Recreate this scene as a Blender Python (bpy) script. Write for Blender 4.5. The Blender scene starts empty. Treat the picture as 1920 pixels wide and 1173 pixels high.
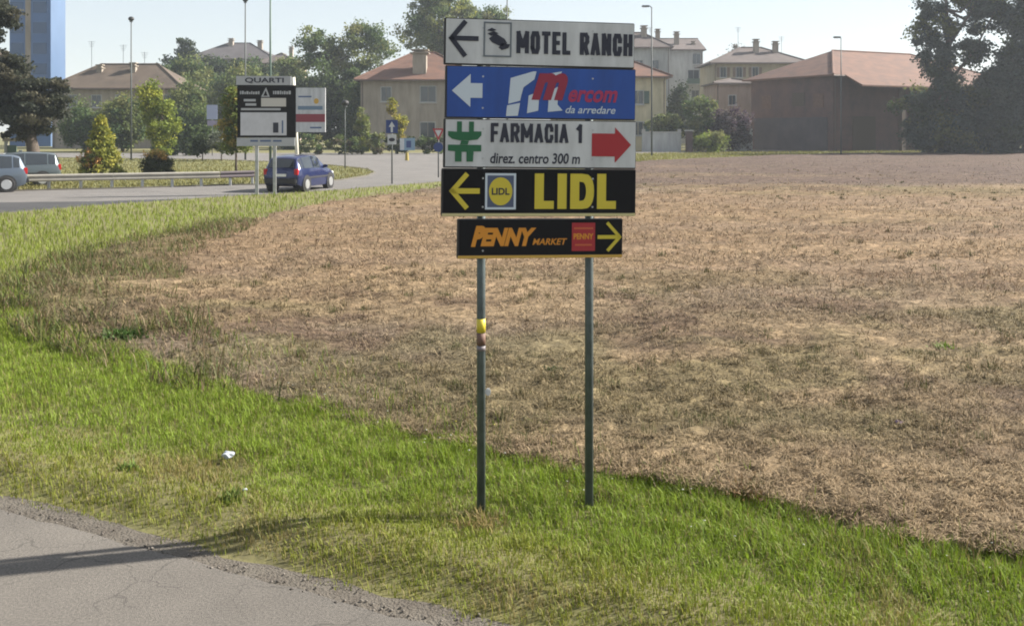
import bpy, bmesh, math, random
import numpy as np
from mathutils import Vector, Matrix, Euler

R = math.radians
random.seed(7)
scene = bpy.context.scene
COL = scene.collection

# ------------------------------------------------------------------ camera
EYE, FPX, Y0 = 2.55, 1800.0, 242.0          # eye height, focal length and horizon row (1920 px wide frame)
cam_data = bpy.data.cameras.new('camera')
cam_data.sensor_width = 36.0
cam_data.lens = 36.0 * FPX / 1920.0
cam_data.shift_y = -(586.5 - Y0) / 1920.0
cam_data.clip_start = 0.05
cam_data.clip_end = 6000.0
cam = bpy.data.objects.new('camera', cam_data)
cam.location = (0, 0, EYE)
cam.rotation_euler = (R(90), 0, 0)
COL.objects.link(cam)
scene.camera = cam

# ------------------------------------------------------------------ sky and sun
SUN_AZ, SUN_EL = 75.5, 35.0                  # azimuth from +Y towards +X, elevation
world = bpy.data.worlds.new('World')
scene.world = world
world.use_nodes = True
wn = world.node_tree.nodes
wn.clear()
sky = wn.new('ShaderNodeTexSky')
sky.sky_type = 'NISHITA'
sky.sun_disc = False
sky.sun_elevation = R(SUN_EL)
sky.sun_rotation = R(SUN_AZ)
sky.altitude = 120
sky.air_density = 1.0
sky.dust_density = 1.0
sky.ozone_density = 1.0
bg = wn.new('ShaderNodeBackground')
bg.inputs['Strength'].default_value = 0.05
wo = wn.new('ShaderNodeOutputWorld')
mixs = wn.new('ShaderNodeMix'); mixs.data_type = 'RGBA'        # thin high haze whitens the whole sky evenly
mixs.inputs['Factor'].default_value = 0.52
mixs.inputs[7].default_value = (6.9, 7.15, 7.3, 1)
world.node_tree.links.new(sky.outputs[0], mixs.inputs[6])
world.node_tree.links.new(mixs.outputs[2], bg.inputs['Color'])
world.node_tree.links.new(bg.outputs[0], wo.inputs['Surface'])

sun_data = bpy.data.lights.new('sun', 'SUN')
sun_data.energy = 5.0
sun_data.angle = R(0.6)
sun_data.color = (1.0, 0.94, 0.84)
sun = bpy.data.objects.new('sun', sun_data)
S = Vector((math.cos(R(SUN_EL)) * math.sin(R(SUN_AZ)), math.cos(R(SUN_EL)) * math.cos(R(SUN_AZ)), math.sin(R(SUN_EL))))
sun.rotation_euler = S.to_track_quat('Z', 'Y').to_euler()
sun.location = S * 80
COL.objects.link(sun)

vs = scene.view_settings
vs.view_transform = 'Standard'
vs.look = 'None'
vs.exposure = 1.5
vs.gamma = 1.0
vs.use_curve_mapping = False
scene.render.engine = 'CYCLES'
cy = scene.cycles
cy.max_bounces = 6
cy.diffuse_bounces = 3
cy.glossy_bounces = 3
cy.transmission_bounces = 4
cy.transparent_max_bounces = 8
cy.volume_bounces = 1
cy.use_denoising = True
scene.render.filter_size = 1.9
try:
    cy.pixel_filter_type = 'BLACKMAN_HARRIS'
    cy.filter_width = 1.9
except Exception:
    pass

# ------------------------------------------------------------------ helpers
def G(x, y):
    """ground point (z = 0) seen at a picture point"""
    d = FPX * EYE / (y - Y0)
    return ((x - 960) / FPX * d, d)

def PX(x, d):
    return (x - 960) / FPX * d

def PZ(y, d):
    return EYE - (y - Y0) / FPX * d

def tag(o, label=None, cat=None, group=None, kind=None):
    if label: o['label'] = label
    if cat: o['category'] = cat
    if group: o['group'] = group
    if kind: o['kind'] = kind
    return o

def empty(name, loc, rz=0.0):
    o = bpy.data.objects.new(name, None)
    o.location = loc
    o.rotation_euler = (0, 0, rz)
    o.empty_display_size = 0.3
    COL.objects.link(o)
    return o

def link_mesh(name, me, parent=None, loc=(0, 0, 0)):
    o = bpy.data.objects.new(name, me)
    COL.objects.link(o)
    o.location = loc
    if parent: o.parent = parent
    return o

class MB:
    """collects simple solids into one mesh"""
    def __init__(s):
        s.v, s.f, s.m = [], [], []
    def add(s, vs_, fs, m=0):
        b = len(s.v)
        s.v += [tuple(p) for p in vs_]
        for f in fs:
            s.f.append(tuple(b + i for i in f)); s.m.append(m)
        return s
    def box(s, x0, x1, y0, y1, z0, z1, m=0):
        return s.add([(x0, y0, z0), (x1, y0, z0), (x1, y1, z0), (x0, y1, z0), (x0, y0, z1), (x1, y0, z1), (x1, y1, z1), (x0, y1, z1)],
                     [(0, 3, 2, 1), (4, 5, 6, 7), (0, 1, 5, 4), (1, 2, 6, 5), (2, 3, 7, 6), (3, 0, 4, 7)], m)
    def tube(s, pts, rad, n=10, m=0, cap=True):
        pts = [Vector(p) for p in pts]
        if not isinstance(rad, (list, tuple)): rad = [rad] * len(pts)
        rings = []
        ref = Vector((0.31, 0.17, 0.93)).normalized()
        for i, p in enumerate(pts):
            a = pts[max(i - 1, 0)]; b = pts[min(i + 1, len(pts) - 1)]
            t = (b - a).normalized()
            u = t.cross(ref)
            if u.length < 1e-3: u = t.cross(Vector((1, 0, 0)))
            u.normalize(); w = t.cross(u)
            rings.append([p + (u * math.cos(2 * math.pi * k / n) + w * math.sin(2 * math.pi * k / n)) * rad[i] for k in range(n)])
        vs_ = [q for r in rings for q in r]
        fs = []
        for i in range(len(pts) - 1):
            for k in range(n):
                k2 = (k + 1) % n
                fs.append((i * n + k, i * n + k2, (i + 1) * n + k2, (i + 1) * n + k))
        if cap:
            fs.append(tuple(range(n))[::-1])
            fs.append(tuple((len(pts) - 1) * n + k for k in range(n)))
        return s.add(vs_, fs, m)
    def prism(s, poly, y0, y1, m=0):
        """polygon in x,z pulled from y0 to y1"""
        n = len(poly)
        vs_ = [(p[0], y0, p[1]) for p in poly] + [(p[0], y1, p[1]) for p in poly]
        fs = [tuple(range(n)), tuple(range(2 * n - 1, n - 1, -1))]
        for k in range(n):
            k2 = (k + 1) % n
            fs.append((k, k + n, k2 + n, k2))
        return s.add(vs_, fs, m)
    def build(s, name, mats, parent=None, smooth=False, bevel=0.0):
        me = bpy.data.meshes.new(name)
        me.from_pydata(s.v, [], s.f)
        bm = bmesh.new(); bm.from_mesh(me)
        bmesh.ops.recalc_face_normals(bm, faces=bm.faces)
        if bevel > 0:
            bmesh.ops.bevel(bm, geom=[e for e in bm.edges if len(e.link_faces) == 2 and e.calc_face_angle(0) > 0.6], offset=bevel, segments=2, affect='EDGES', clamp_overlap=True)
        bm.to_mesh(me); bm.free()
        if not isinstance(mats, (list, tuple)): mats = [mats]
        for m in mats: me.materials.append(m)
        if len(mats) > 1 and bevel == 0:
            for p, mi in zip(me.polygons, s.m): p.material_index = mi
        if smooth:
            for p in me.polygons: p.use_smooth = True
        return link_mesh(name, me, parent)

def copy_tree(o, parent=None):
    c = o.copy(); COL.objects.link(c); c.parent = parent
    for ch in list(o.children): copy_tree(ch, c)
    return c

def np_mesh(name, verts, faces_flat, sizes, mat, parent=None, colors=None, smooth=False):
    me = bpy.data.meshes.new(name)
    nv = len(verts)
    me.vertices.add(nv)
    me.vertices.foreach_set('co', np.asarray(verts, np.float32).ravel())
    nl = len(faces_flat)
    me.loops.add(nl)
    me.loops.foreach_set('vertex_index', np.asarray(faces_flat, np.int32))
    np_ = len(sizes)
    me.polygons.add(np_)
    starts = np.zeros(np_, np.int32)
    starts[1:] = np.cumsum(sizes)[:-1]
    me.polygons.foreach_set('loop_start', starts)
    me.update(calc_edges=True)
    if colors is not None:
        ca = me.color_attributes.new('tint', 'FLOAT_COLOR', 'POINT')
        c4 = np.ones((nv, 4), np.float32); c4[:, :3] = colors
        ca.data.foreach_set('color', c4.ravel())
    if smooth:
        me.polygons.foreach_set('use_smooth', np.ones(np_, bool))
    me.materials.append(mat)
    return link_mesh(name, me, parent)

def rng(seed): return np.random.default_rng(seed)

_perm = rng(99).random((256, 256))
def vnoise(x, y, sc, seed=0):
    x = np.asarray(x) / sc + seed * 17.31; y = np.asarray(y) / sc + seed * 9.73
    xi = np.floor(x).astype(int); yi = np.floor(y).astype(int)
    fx = x - xi; fy = y - yi
    fx = fx * fx * (3 - 2 * fx); fy = fy * fy * (3 - 2 * fy)
    p = lambda a, b: _perm[a & 255, b & 255]
    return (p(xi, yi) * (1 - fx) + p(xi + 1, yi) * fx) * (1 - fy) + (p(xi, yi + 1) * (1 - fx) + p(xi + 1, yi + 1) * fx) * fy

def in_poly(x, y, poly):
    x = np.asarray(x); y = np.asarray(y)
    ins = np.zeros(x.shape, bool)
    n = len(poly)
    for i in range(n):
        x1, y1 = poly[i]; x2, y2 = poly[(i + 1) % n]
        c = ((y1 > y) != (y2 > y))
        with np.errstate(divide='ignore', invalid='ignore'):
            xx = (x2 - x1) * (y - y1) / (y2 - y1 + 1e-12) + x1
        ins ^= c & (x < xx)
    return ins

def edge_dist(x, y, poly):
    d = np.full(np.asarray(x).shape, 1e9)
    n = len(poly)
    for i in range(n):
        x1, y1 = poly[i]; x2, y2 = poly[(i + 1) % n]
        dx, dy = x2 - x1, y2 - y1
        t = np.clip(((x - x1) * dx + (y - y1) * dy) / (dx * dx + dy * dy + 1e-12), 0, 1)
        d = np.minimum(d, np.hypot(x - x1 - t * dx, y - y1 - t * dy))
    return d

# ------------------------------------------------------------------ materials
MATS = {}
def mat(name, color, rough=0.8, metal=0.0, vary=0.0, scale=3.0, bump=0.0, bscale=30.0, second=None, coat=0.0, spec=0.5, stretch=None):
    m = bpy.data.materials.new(name); m.use_nodes = True
    nt = m.node_tree; b = nt.nodes['Principled BSDF']
    b.inputs['Base Color'].default_value = (*color, 1)
    b.inputs['Roughness'].default_value = rough
    b.inputs['Metallic'].default_value = metal
    b.inputs['Coat Weight'].default_value = coat
    b.inputs['Specular IOR Level'].default_value = spec
    if vary > 0 or bump > 0:
        tc = nt.nodes.new('ShaderNodeTexCoord')
        mp = nt.nodes.new('ShaderNodeMapping')
        if stretch: mp.inputs['Scale'].default_value = stretch
        nt.links.new(tc.outputs['Object'], mp.inputs[0])
    if vary > 0:
        n = nt.nodes.new('ShaderNodeTexNoise'); n.inputs['Scale'].default_value = scale; n.inputs['Detail'].default_value = 6
        n.inputs['Roughness'].default_value = 0.65
        nt.links.new(mp.outputs[0], n.inputs['Vector'])
        r = nt.nodes.new('ShaderNodeValToRGB')
        sc2 = second or tuple(c * (1 - vary) for c in color)
        r.color_ramp.elements[0].position = 0.33; r.color_ramp.elements[0].color = (*sc2, 1)
        r.color_ramp.elements[1].position = 0.68; r.color_ramp.elements[1].color = (*[min(1, c * (1 + vary * 0.3)) for c in color], 1)
        nt.links.new(n.outputs[0], r.inputs[0]); nt.links.new(r.outputs[0], b.inputs['Base Color'])
    if bump > 0:
        n2 = nt.nodes.new('ShaderNodeTexNoise'); n2.inputs['Scale'].default_value = bscale; n2.inputs['Detail'].default_value = 4
        nt.links.new(mp.outputs[0], n2.inputs['Vector'])
        bp = nt.nodes.new('ShaderNodeBump'); bp.inputs['Strength'].default_value = bump; bp.inputs['Distance'].default_value = 0.02
        nt.links.new(n2.outputs[0], bp.inputs['Height']); nt.links.new(bp.outputs[0], b.inputs['Normal'])
    MATS[name] = m
    return m

def tint_mat(name, trans=0.35, rough=0.7, spec=0.2):
    """leaf and blade material: the colour of each leaf is stored on its mesh"""
    m = bpy.data.materials.new(name); m.use_nodes = True
    nt = m.node_tree; nt.nodes.clear()
    at = nt.nodes.new('ShaderNodeAttribute'); at.attribute_name = 'tint'
    b = nt.nodes.new('ShaderNodeBsdfPrincipled')
    b.inputs['Roughness'].default_value = rough; b.inputs['Specular IOR Level'].default_value = spec
    nt.links.new(at.outputs['Color'], b.inputs['Base Color'])
    o = nt.nodes.new('ShaderNodeOutputMaterial')
    if trans > 0:
        t = nt.nodes.new('ShaderNodeBsdfTranslucent'); nt.links.new(at.outputs['Color'], t.inputs['Color'])
        mx = nt.nodes.new('ShaderNodeMixShader'); mx.inputs[0].default_value = trans
        nt.links.new(b.outputs[0], mx.inputs[1]); nt.links.new(t.outputs[0], mx.inputs[2]); nt.links.new(mx.outputs[0], o.inputs['Surface'])
    else:
        nt.links.new(b.outputs[0], o.inputs['Surface'])
    return m

M_LEAF = tint_mat('leaf', 0.42)
M_BLADE = tint_mat('grass_blade', 0.35, 0.6)
M_STRAW = tint_mat('straw', 0.15, 0.8)
M_SOIL = tint_mat('field_soil', 0.0, 0.95, 0.1)
def roughen(m):
    nt = m.node_tree; b = [n for n in nt.nodes if n.type == 'BSDF_PRINCIPLED'][0]; at = [n for n in nt.nodes if n.type == 'ATTRIBUTE'][0]
    tc = nt.nodes.new('ShaderNodeTexCoord')
    outs = []
    for sc_, st_, lo_, hi_ in ((9.0, (0.55, 1, 1), 0.55, 1.35), (38.0, (0.7, 1, 1), 0.6, 1.35), (2.2, (0.4, 1, 1), 0.75, 1.2)):
        mp = nt.nodes.new('ShaderNodeMapping'); mp.inputs['Scale'].default_value = st_; nt.links.new(tc.outputs['Object'], mp.inputs[0])
        n = nt.nodes.new('ShaderNodeTexNoise'); n.inputs['Scale'].default_value = sc_; n.inputs['Detail'].default_value = 5; n.inputs['Roughness'].default_value = 0.7
        nt.links.new(mp.outputs[0], n.inputs['Vector'])
        r = nt.nodes.new('ShaderNodeMapRange'); r.inputs[1].default_value = 0.36; r.inputs[2].default_value = 0.64; r.inputs[3].default_value = lo_; r.inputs[4].default_value = hi_
        nt.links.new(n.outputs[0], r.inputs[0]); outs.append((n, r))
    cur = at.outputs['Color']
    for n, r in outs:
        mx = nt.nodes.new('ShaderNodeVectorMath'); mx.operation = 'SCALE'
        nt.links.new(cur, mx.inputs[0]); nt.links.new(r.outputs[0], mx.inputs['Scale']); cur = mx.outputs[0]
    nt.links.new(cur, b.inputs['Base Color'])
    bp = nt.nodes.new('ShaderNodeBump'); bp.inputs['Strength'].default_value = 0.9; bp.inputs['Distance'].default_value = 0.05
    nt.links.new(outs[0][0].outputs[0], bp.inputs['Height']); nt.links.new(bp.outputs[0], b.inputs['Normal'])
roughen(M_SOIL)

def asphalt_mat(name, base, dark, crack=0.0):
    m = mat(name, base, 0.9, vary=0.2, scale=0.6, second=dark, bump=0.5, bscale=220, spec=0.25)
    nt = m.node_tree; b = nt.nodes['Principled BSDF']
    src = b.inputs['Base Color'].links[0].from_socket
    tc = nt.nodes.new('ShaderNodeTexCoord')
    n = nt.nodes.new('ShaderNodeTexNoise'); n.inputs['Scale'].default_value = 70; n.inputs['Detail'].default_value = 3
    nt.links.new(tc.outputs['Object'], n.inputs['Vector'])
    r = nt.nodes.new('ShaderNodeValToRGB')
    r.color_ramp.elements[0].position = 0.3; r.color_ramp.elements[0].color = (0.68, 0.68, 0.68, 1)
    r.color_ramp.elements[1].position = 0.7; r.color_ramp.elements[1].color = (1.22, 1.2, 1.17, 1)
    nt.links.new(n.outputs[0], r.inputs[0])
    mx = nt.nodes.new('ShaderNodeMix'); mx.data_type = 'RGBA'; mx.blend_type = 'MULTIPLY'; mx.inputs['Factor'].default_value = 1.0
    nt.links.new(src, mx.inputs[6]); nt.links.new(r.outputs[0], mx.inputs[7])
    out = mx.outputs[2]
    if crack > 0:
        ns = nt.nodes.new('ShaderNodeTexNoise'); ns.inputs['Scale'].default_value = 2.2; ns.inputs['Detail'].default_value = 5
        nt.links.new(tc.outputs['Object'], ns.inputs['Vector'])
        ad = nt.nodes.new('ShaderNodeVectorMath'); ad.operation = 'MULTIPLY_ADD'
        ad.inputs[1].default_value = (0.55, 0.55, 0.55)
        nt.links.new(ns.outputs['Color'], ad.inputs[0]); nt.links.new(tc.outputs['Object'], ad.inputs[2])
        vo = nt.nodes.new('ShaderNodeTexVoronoi'); vo.feature = 'DISTANCE_TO_EDGE'; vo.inputs['Scale'].default_value = 1.7
        nt.links.new(ad.outputs[0], vo.inputs['Vector'])
        n3 = nt.nodes.new('ShaderNodeTexNoise'); n3.inputs['Scale'].default_value = 1.1; n3.inputs['Detail'].default_value = 2
        nt.links.new(tc.outputs['Object'], n3.inputs['Vector'])
        th = nt.nodes.new('ShaderNodeMapRange'); th.inputs[1].default_value = 0.42; th.inputs[2].default_value = 0.62; th.inputs[3].default_value = 0.0; th.inputs[4].default_value = 0.013
        nt.links.new(n3.outputs[0], th.inputs[0])
        lt = nt.nodes.new('ShaderNodeMath'); lt.operation = 'LESS_THAN'
        nt.links.new(vo.outputs['Distance'], lt.inputs[0]); nt.links.new(th.outputs[0], lt.inputs[1])
        ml = nt.nodes.new('ShaderNodeMath'); ml.operation = 'MULTIPLY'; ml.inputs[1].default_value = crack
        nt.links.new(lt.outputs[0], ml.inputs[0])
        m2 = nt.nodes.new('ShaderNodeMix'); m2.data_type = 'RGBA'
        nt.links.new(ml.outputs[0], m2.inputs['Factor']); nt.links.new(out, m2.inputs[6]); m2.inputs[7].default_value = (0.026, 0.024, 0.023, 1)
        out = m2.outputs[2]
    nt.links.new(out, b.inputs['Base Color'])
    return m

M_ROAD = asphalt_mat('old_asphalt', (0.147, 0.135, 0.122), (0.11, 0.101, 0.092), 0.35)
M_ROAD2 = asphalt_mat('bleached_asphalt', (0.155, 0.147, 0.142), (0.125, 0.12, 0.117))
M_ROAD3 = asphalt_mat('patched_asphalt', (0.062, 0.062, 0.065), (0.05, 0.05, 0.054))
M_GRAVEL = mat('shoulder_dirt', (0.1, 0.088, 0.072), 0.95, vary=0.4, scale=5, second=(0.07, 0.058, 0.046), bump=1.0, bscale=60)
M_STONE = mat('pebble', (0.24, 0.215, 0.19), 0.9, vary=0.4, scale=2)
M_GROUND = mat('verge_ground', (0.115, 0.115, 0.032), 0.95, vary=0.5, scale=0.8, second=(0.1, 0.085, 0.038), bump=1.0, bscale=8)
M_LAWN = mat('mown_lawn', (0.145, 0.14, 0.055), 0.95, vary=0.4, scale=0.25, second=(0.09, 0.1, 0.03), bump=0.8, bscale=6)
M_STEEL = mat('galvanised_steel', (0.42, 0.43, 0.44), 0.45, 0.7, vary=0.25, scale=6)
M_POST = mat('sign_post_grey', (0.10, 0.125, 0.13), 0.5, 0.45, vary=0.3, scale=9)
M_LAMP = mat('lamp_post_grey', (0.07, 0.08, 0.08), 0.6, 0.2)
M_LAMPG = mat('lamp_post_green', (0.07, 0.11, 0.09), 0.6, 0.2)
M_DARK = mat('dark_frame', (0.02, 0.02, 0.022), 0.55)
M_GLASS = mat('window_glass', (0.03, 0.04, 0.05), 0.08, spec=0.8)
M_BLACK = mat('sign_black', (0.006, 0.006, 0.008), 0.6, spec=0.2, vary=0.26, scale=2.6, stretch=(2.2, 1, 0.55))
M_WHITE = mat('sign_white', (0.5, 0.51, 0.52), 0.45, vary=0.26, scale=2.6, stretch=(2.2, 1, 0.55))
M_INK = mat('sign_ink', (0.012, 0.014, 0.03), 0.5)
M_BLUE = mat('sign_blue', (0.008, 0.06, 0.3), 0.4, vary=0.26, scale=2.6, stretch=(2.2, 1, 0.55))
M_PALE = mat('sign_pale_print', (0.48, 0.54, 0.6), 0.5)
M_RED = mat('sign_red', (0.31, 0.012, 0.02), 0.5)
M_DRED = mat('sign_dark_red', (0.32, 0.02, 0.08), 0.5)
M_GREEN = mat('sign_green', (0.008, 0.1, 0.038), 0.5)
M_YEL = mat('sign_yellow', (0.52, 0.42, 0.03), 0.5)
M_ORANGE = mat('sign_orange', (0.56, 0.22, 0.012), 0.5)
M_EDGE = mat('sign_gold_edge', (0.5, 0.3, 0.05), 0.5)
M_EDGE2 = mat('sign_pale_edge', (0.5, 0.44, 0.22), 0.5)

# ------------------------------------------------------------------ the setting: ground, roads, field
def sheet(name, poly, z, m, kind='structure'):
    bm = bmesh.new()
    vs_ = [bm.verts.new((x, y, z)) for x, y in poly]
    bm.faces.new(vs_)
    bmesh.ops.triangulate(bm, faces=bm.faces)
    bm.normal_update()
    for f in bm.faces:
        if f.normal.z < 0: f.normal_flip()
    me = bpy.data.meshes.new(name); bm.to_mesh(me); bm.free()
    me.materials.append(m)
    o = link_mesh(name, me)
    o['kind'] = kind
    return o

def strip(name, A, B, z, m):
    n_ = len(A)
    v = [(x, y, z) for x, y in A] + [(x, y, z) for x, y in B]
    f = np.stack([np.arange(n_ - 1), np.arange(1, n_), np.arange(1, n_) + n_, np.arange(n_ - 1) + n_], 1)
    o = np_mesh(name, np.array(v), f.ravel(), np.full(n_ - 1, 4), m)
    o['kind'] = 'structure'
    return o

gx, gy = np.meshgrid(np.linspace(-700, 700, 71), np.linspace(-300, 900, 61))
gi = np.arange(gx.size).reshape(gx.shape)
go = np_mesh('ground', np.stack([gx.ravel(), gy.ravel(), gx.ravel() * 0], 1), np.stack([gi[:-1, :-1], gi[:-1, 1:], gi[1:, 1:], gi[1:, :-1]], -1).ravel(), np.full(gi[:-1, :-1].size, 4), M_GROUND)
go['kind'] = 'structure'

# near road: its edge runs along Y = 4.70 - 0.5 X
N = np.array([0.44721, 0.89443]); T = np.array([0.89443, -0.44721]); D0 = 4.204
def road_pt(t, d):
    p = T * t + N * (D0 + d)
    return (float(p[0]), float(p[1]))
def road_d(x, y): return x * N[0] + y * N[1] - D0
def wob(t, s=1): return 0.035 * math.sin(t * 2.1 * s) + 0.03 * math.sin(t * 5.3 + 1.1) + 0.02 * math.sin(t * 11.7 + 2)
ts = np.linspace(-40, 40, 500)
strip('shoulder', [road_pt(t, -0.3) for t in ts], [road_pt(t, 0.2 + wob(t)) for t in ts], 0.006, M_GRAVEL)
strip('road', [road_pt(t, -9.0) for t in ts], [road_pt(t, 0.012 * math.sin(t * 7) + 0.01 * math.sin(t * 23)) for t in ts], 0.014, M_ROAD)

# the verge is a low bank between the road and the field
WT, WV = [-40, -14, -9, -5, -2, 2, 11, 40], [9.0, 6.5, 5.2, 3.5, 2.6, 2.3, 2.2, 2.2]
def verge_z(t, d):
    w_ = np.interp(t, WT, WV)
    return (0.095 * sst(d + 0.1 * (vnoise(t, d, 0.6, 71) - 0.5), 0.1, 0.6) + 0.02 * (vnoise(t, d, 0.5, 72) - 0.5) * sst(d, 0.15, 0.5)) * (1 - sst(d, 0.5, 1.45)) - 0.008
def sst(x, a, b):
    t = np.clip((x - a) / (b - a), 0, 1); return t * t * (3 - 2 * t)
vt, vd = np.meshgrid(np.linspace(-26, 24, 500), np.linspace(0.1, 1.0, 40), indexing='ij')
vd = 0.1 + (vd - 0.1) / 0.9 * 1.45
vz = verge_z(vt, vd)
vx = T[0] * vt + N[0] * (D0 + vd); vy = T[1] * vt + N[1] * (D0 + vd)
vi = np.arange(vt.size).reshape(vt.shape)
vo_ = np_mesh('verge', np.stack([vx.ravel(), vy.ravel(), vz.ravel()], 1), np.stack([vi[:-1, :-1], vi[1:, :-1], vi[1:, 1:], vi[:-1, 1:]], -1).ravel(), np.full(vi[:-1, :-1].size, 4), M_GROUND, smooth=True)
vo_['kind'] = 'structure'
def vz_at(x, y):
    return np.maximum(verge_z(x * T[0] + y * T[1], road_d(x, y)), 0.0)

# far road that curves past the field, its darker repaired strip and the lawn beyond it
low = [(-500, 428), (0, 400), (180, 385), (400, 370), (620, 357), (820, 341), (1000, 321), (1120, 300), (1180, 288), (1400, 284.3), (1920, 281.5), (2600, 281)]
up = [(2600, 278.6), (1920, 279.4), (1400, 281.5), (1180, 285), (900, 287), (0, 287), (-500, 287)]
rx_ = np.linspace(-500, 2600, 120)
strip('far_road', [G(a, b) for a, b in zip(rx_, np.interp(rx_, *zip(*low)))], [G(a, b) for a, b in zip(rx_, np.interp(rx_, *zip(*up[::-1])))], 0.008, M_ROAD2)
strip('road_repair_strip', [G(*p) for p in [(-400, 421.5), (0, 399), (180, 384.3), (330, 374.5)]], [G(*p) for p in [(-400, 392), (0, 380), (180, 378), (330, 373.5)]], 0.012, M_ROAD3)
lawn_poly = [G(*p) for p in [(-500, 368), (0, 359), (250, 353), (420, 348), (560, 345), (640, 338), (690, 330), (702, 324), (690, 318), (640, 312), (560, 306), (400, 300), (0, 295), (-500, 294)]]
sheet('lawn', lawn_poly, 0.020, M_LAWN)
kerb = MB()
for i in range(len(lawn_poly) - 1):
    a = Vector((*lawn_poly[i], 0)); b = Vector((*lawn_poly[i + 1], 0))
    t = (b - a).normalized(); n = Vector((-t.y, t.x, 0)) * 0.07
    kerb.add([a - n, b - n, b + n, a + n, a - n + Vector((0, 0, .055)), b - n + Vector((0, 0, .055)), b + n + Vector((0, 0, .055)), a + n + Vector((0, 0, .055))],
             [(0, 3, 2, 1), (4, 5, 6, 7), (0, 1, 5, 4), (2, 3, 7, 6), (1, 2, 6, 5), (3, 0, 4, 7)])
ko = kerb.build('kerb', mat('kerb_concrete', (0.11, 0.1, 0.08), 0.9, vary=0.2)); ko['kind'] = 'structure'

# the mown field
field_poly = [(40, -13.1), (12, 1.05)] + [G(*p) for p in [(1920, 1060), (1700, 1020), (1450, 955), (1150, 905), (850, 840), (600, 775), (350, 705), (250, 665), (120, 622), (40, 570), (60, 520), (170, 475), (400, 425), (520, 400), (620, 378), (830, 352), (1000, 332), (1200, 303), (1400, 293.5), (1560, 289), (1920, 284.5), (2600, 283)]] + [(140, 60)]
FP = np.array(field_poly)

def mixc(a, b, t): return a * (1 - t[:, None]) + b * t[:, None]
def sst(x, a, b):
    t = np.clip((x - a) / (b - a), 0, 1); return t * t * (3 - 2 * t)
def field_col(x, y, seed=0):
    tan = np.array([0.15, 0.111, 0.066]); brown = np.array([0.092, 0.064, 0.043]); olive = np.array([0.1, 0.09, 0.042]); straw = np.array([0.205, 0.152, 0.09])
    mauve = np.array([0.08, 0.058, 0.048]); grey = np.array([0.135, 0.108, 0.08])
    # the cut lies in streaks across the field; patches of bare soil, weeds and thick straw differ in size
    a = vnoise(x, y, 1.1, 1) * 0.35 + vnoise(x * 0.35, y, 0.5, 2) * 0.35 + vnoise(x, y, 0.3, 7) * 0.3
    b = vnoise(x * 0.35, y, 3.4, 3) * 0.55 + vnoise(x, y, 0.8, 4) * 0.45
    c = vnoise(x * 0.25, y, 4.5, 5) * 0.6 + vnoise(x * 0.5, y, 1.3, 6) * 0.4
    e = vnoise(x * 0.3, y, 2.2, 8) * 0.5 + vnoise(x * 0.5, y, 7.0, 9) * 0.5
    col = np.tile(tan, (len(x), 1))
    col = mixc(col, grey, sst(e, 0.45, 0.65) * 0.7)
    col = mixc(col, brown, sst(a, 0.48, 0.66) * 0.85)
    col = mixc(col, olive, sst(b, 0.52, 0.7) * 0.5)
    col = mixc(col, straw, sst(c, 0.52, 0.7) * 0.75)
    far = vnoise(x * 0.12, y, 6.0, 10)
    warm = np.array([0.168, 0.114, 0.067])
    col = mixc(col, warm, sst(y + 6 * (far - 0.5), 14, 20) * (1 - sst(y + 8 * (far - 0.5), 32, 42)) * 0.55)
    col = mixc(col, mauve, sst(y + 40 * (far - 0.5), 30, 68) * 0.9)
    w = sst(-x - 0.28 * y, 0.6, 3.0) * (1 - sst(y, 30, 40))          # weedy corner beside the far road
    col = mixc(col, np.array([0.085, 0.075, 0.036]), w * 0.75)
    return col * np.array([1.14, 1.13, 1.17])

rows = 4.0 * np.exp(np.arange(0, 425) * 0.0079)
cols = np.arange(-1.05, 1.35, 0.0079)
YY, XX = np.meshgrid(rows, cols, indexing='ij')
XX = XX * YY
def field_h(x, y):
    h = 0.02 + 0.07 * (vnoise(x, y, 0.85, 11) - 0.3) + 0.05 * np.maximum(vnoise(x * 0.7, y, 0.24, 12) - 0.4, 0) + 0.07 * np.maximum(vnoise(x, y, 0.1, 13) - 0.3, 0)
    h = h + 0.10 * (vnoise(x * 0.5, y, 3.5, 14) - 0.4)
    return h
xf, yf = XX.ravel(), YY.ravel()
ed = edge_dist(xf, yf, field_poly); ins = in_poly(xf, yf, field_poly)
sd = np.where(ins, ed, -ed) + 0.35 * (vnoise(xf, yf, 0.7, 15) - 0.5) * np.clip(yf / 12, 0.6, 2) + 0.15 * (vnoise(xf, yf, 0.2, 16) - 0.5)
hf = np.maximum(field_h(xf, yf), 0.01) * sst(sd, -0.05, 0.5) + 0.005
ok = (sd > 0).reshape(YY.shape)
idx = np.arange(YY.size).reshape(YY.shape)
q = ok[:-1, :-1] & ok[1:, :-1] & ok[:-1, 1:] & ok[1:, 1:]
quads = np.stack([idx[:-1, :-1][q], idx[:-1, 1:][q], idx[1:, 1:][q], idx[1:, :-1][q]], 1)
used, inv = np.unique(quads, return_inverse=True)
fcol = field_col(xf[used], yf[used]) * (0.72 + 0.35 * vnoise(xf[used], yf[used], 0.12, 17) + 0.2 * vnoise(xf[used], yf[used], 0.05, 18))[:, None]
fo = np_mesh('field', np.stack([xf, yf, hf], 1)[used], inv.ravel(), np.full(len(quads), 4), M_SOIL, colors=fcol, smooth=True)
fo['kind'] = 'structure'

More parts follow.
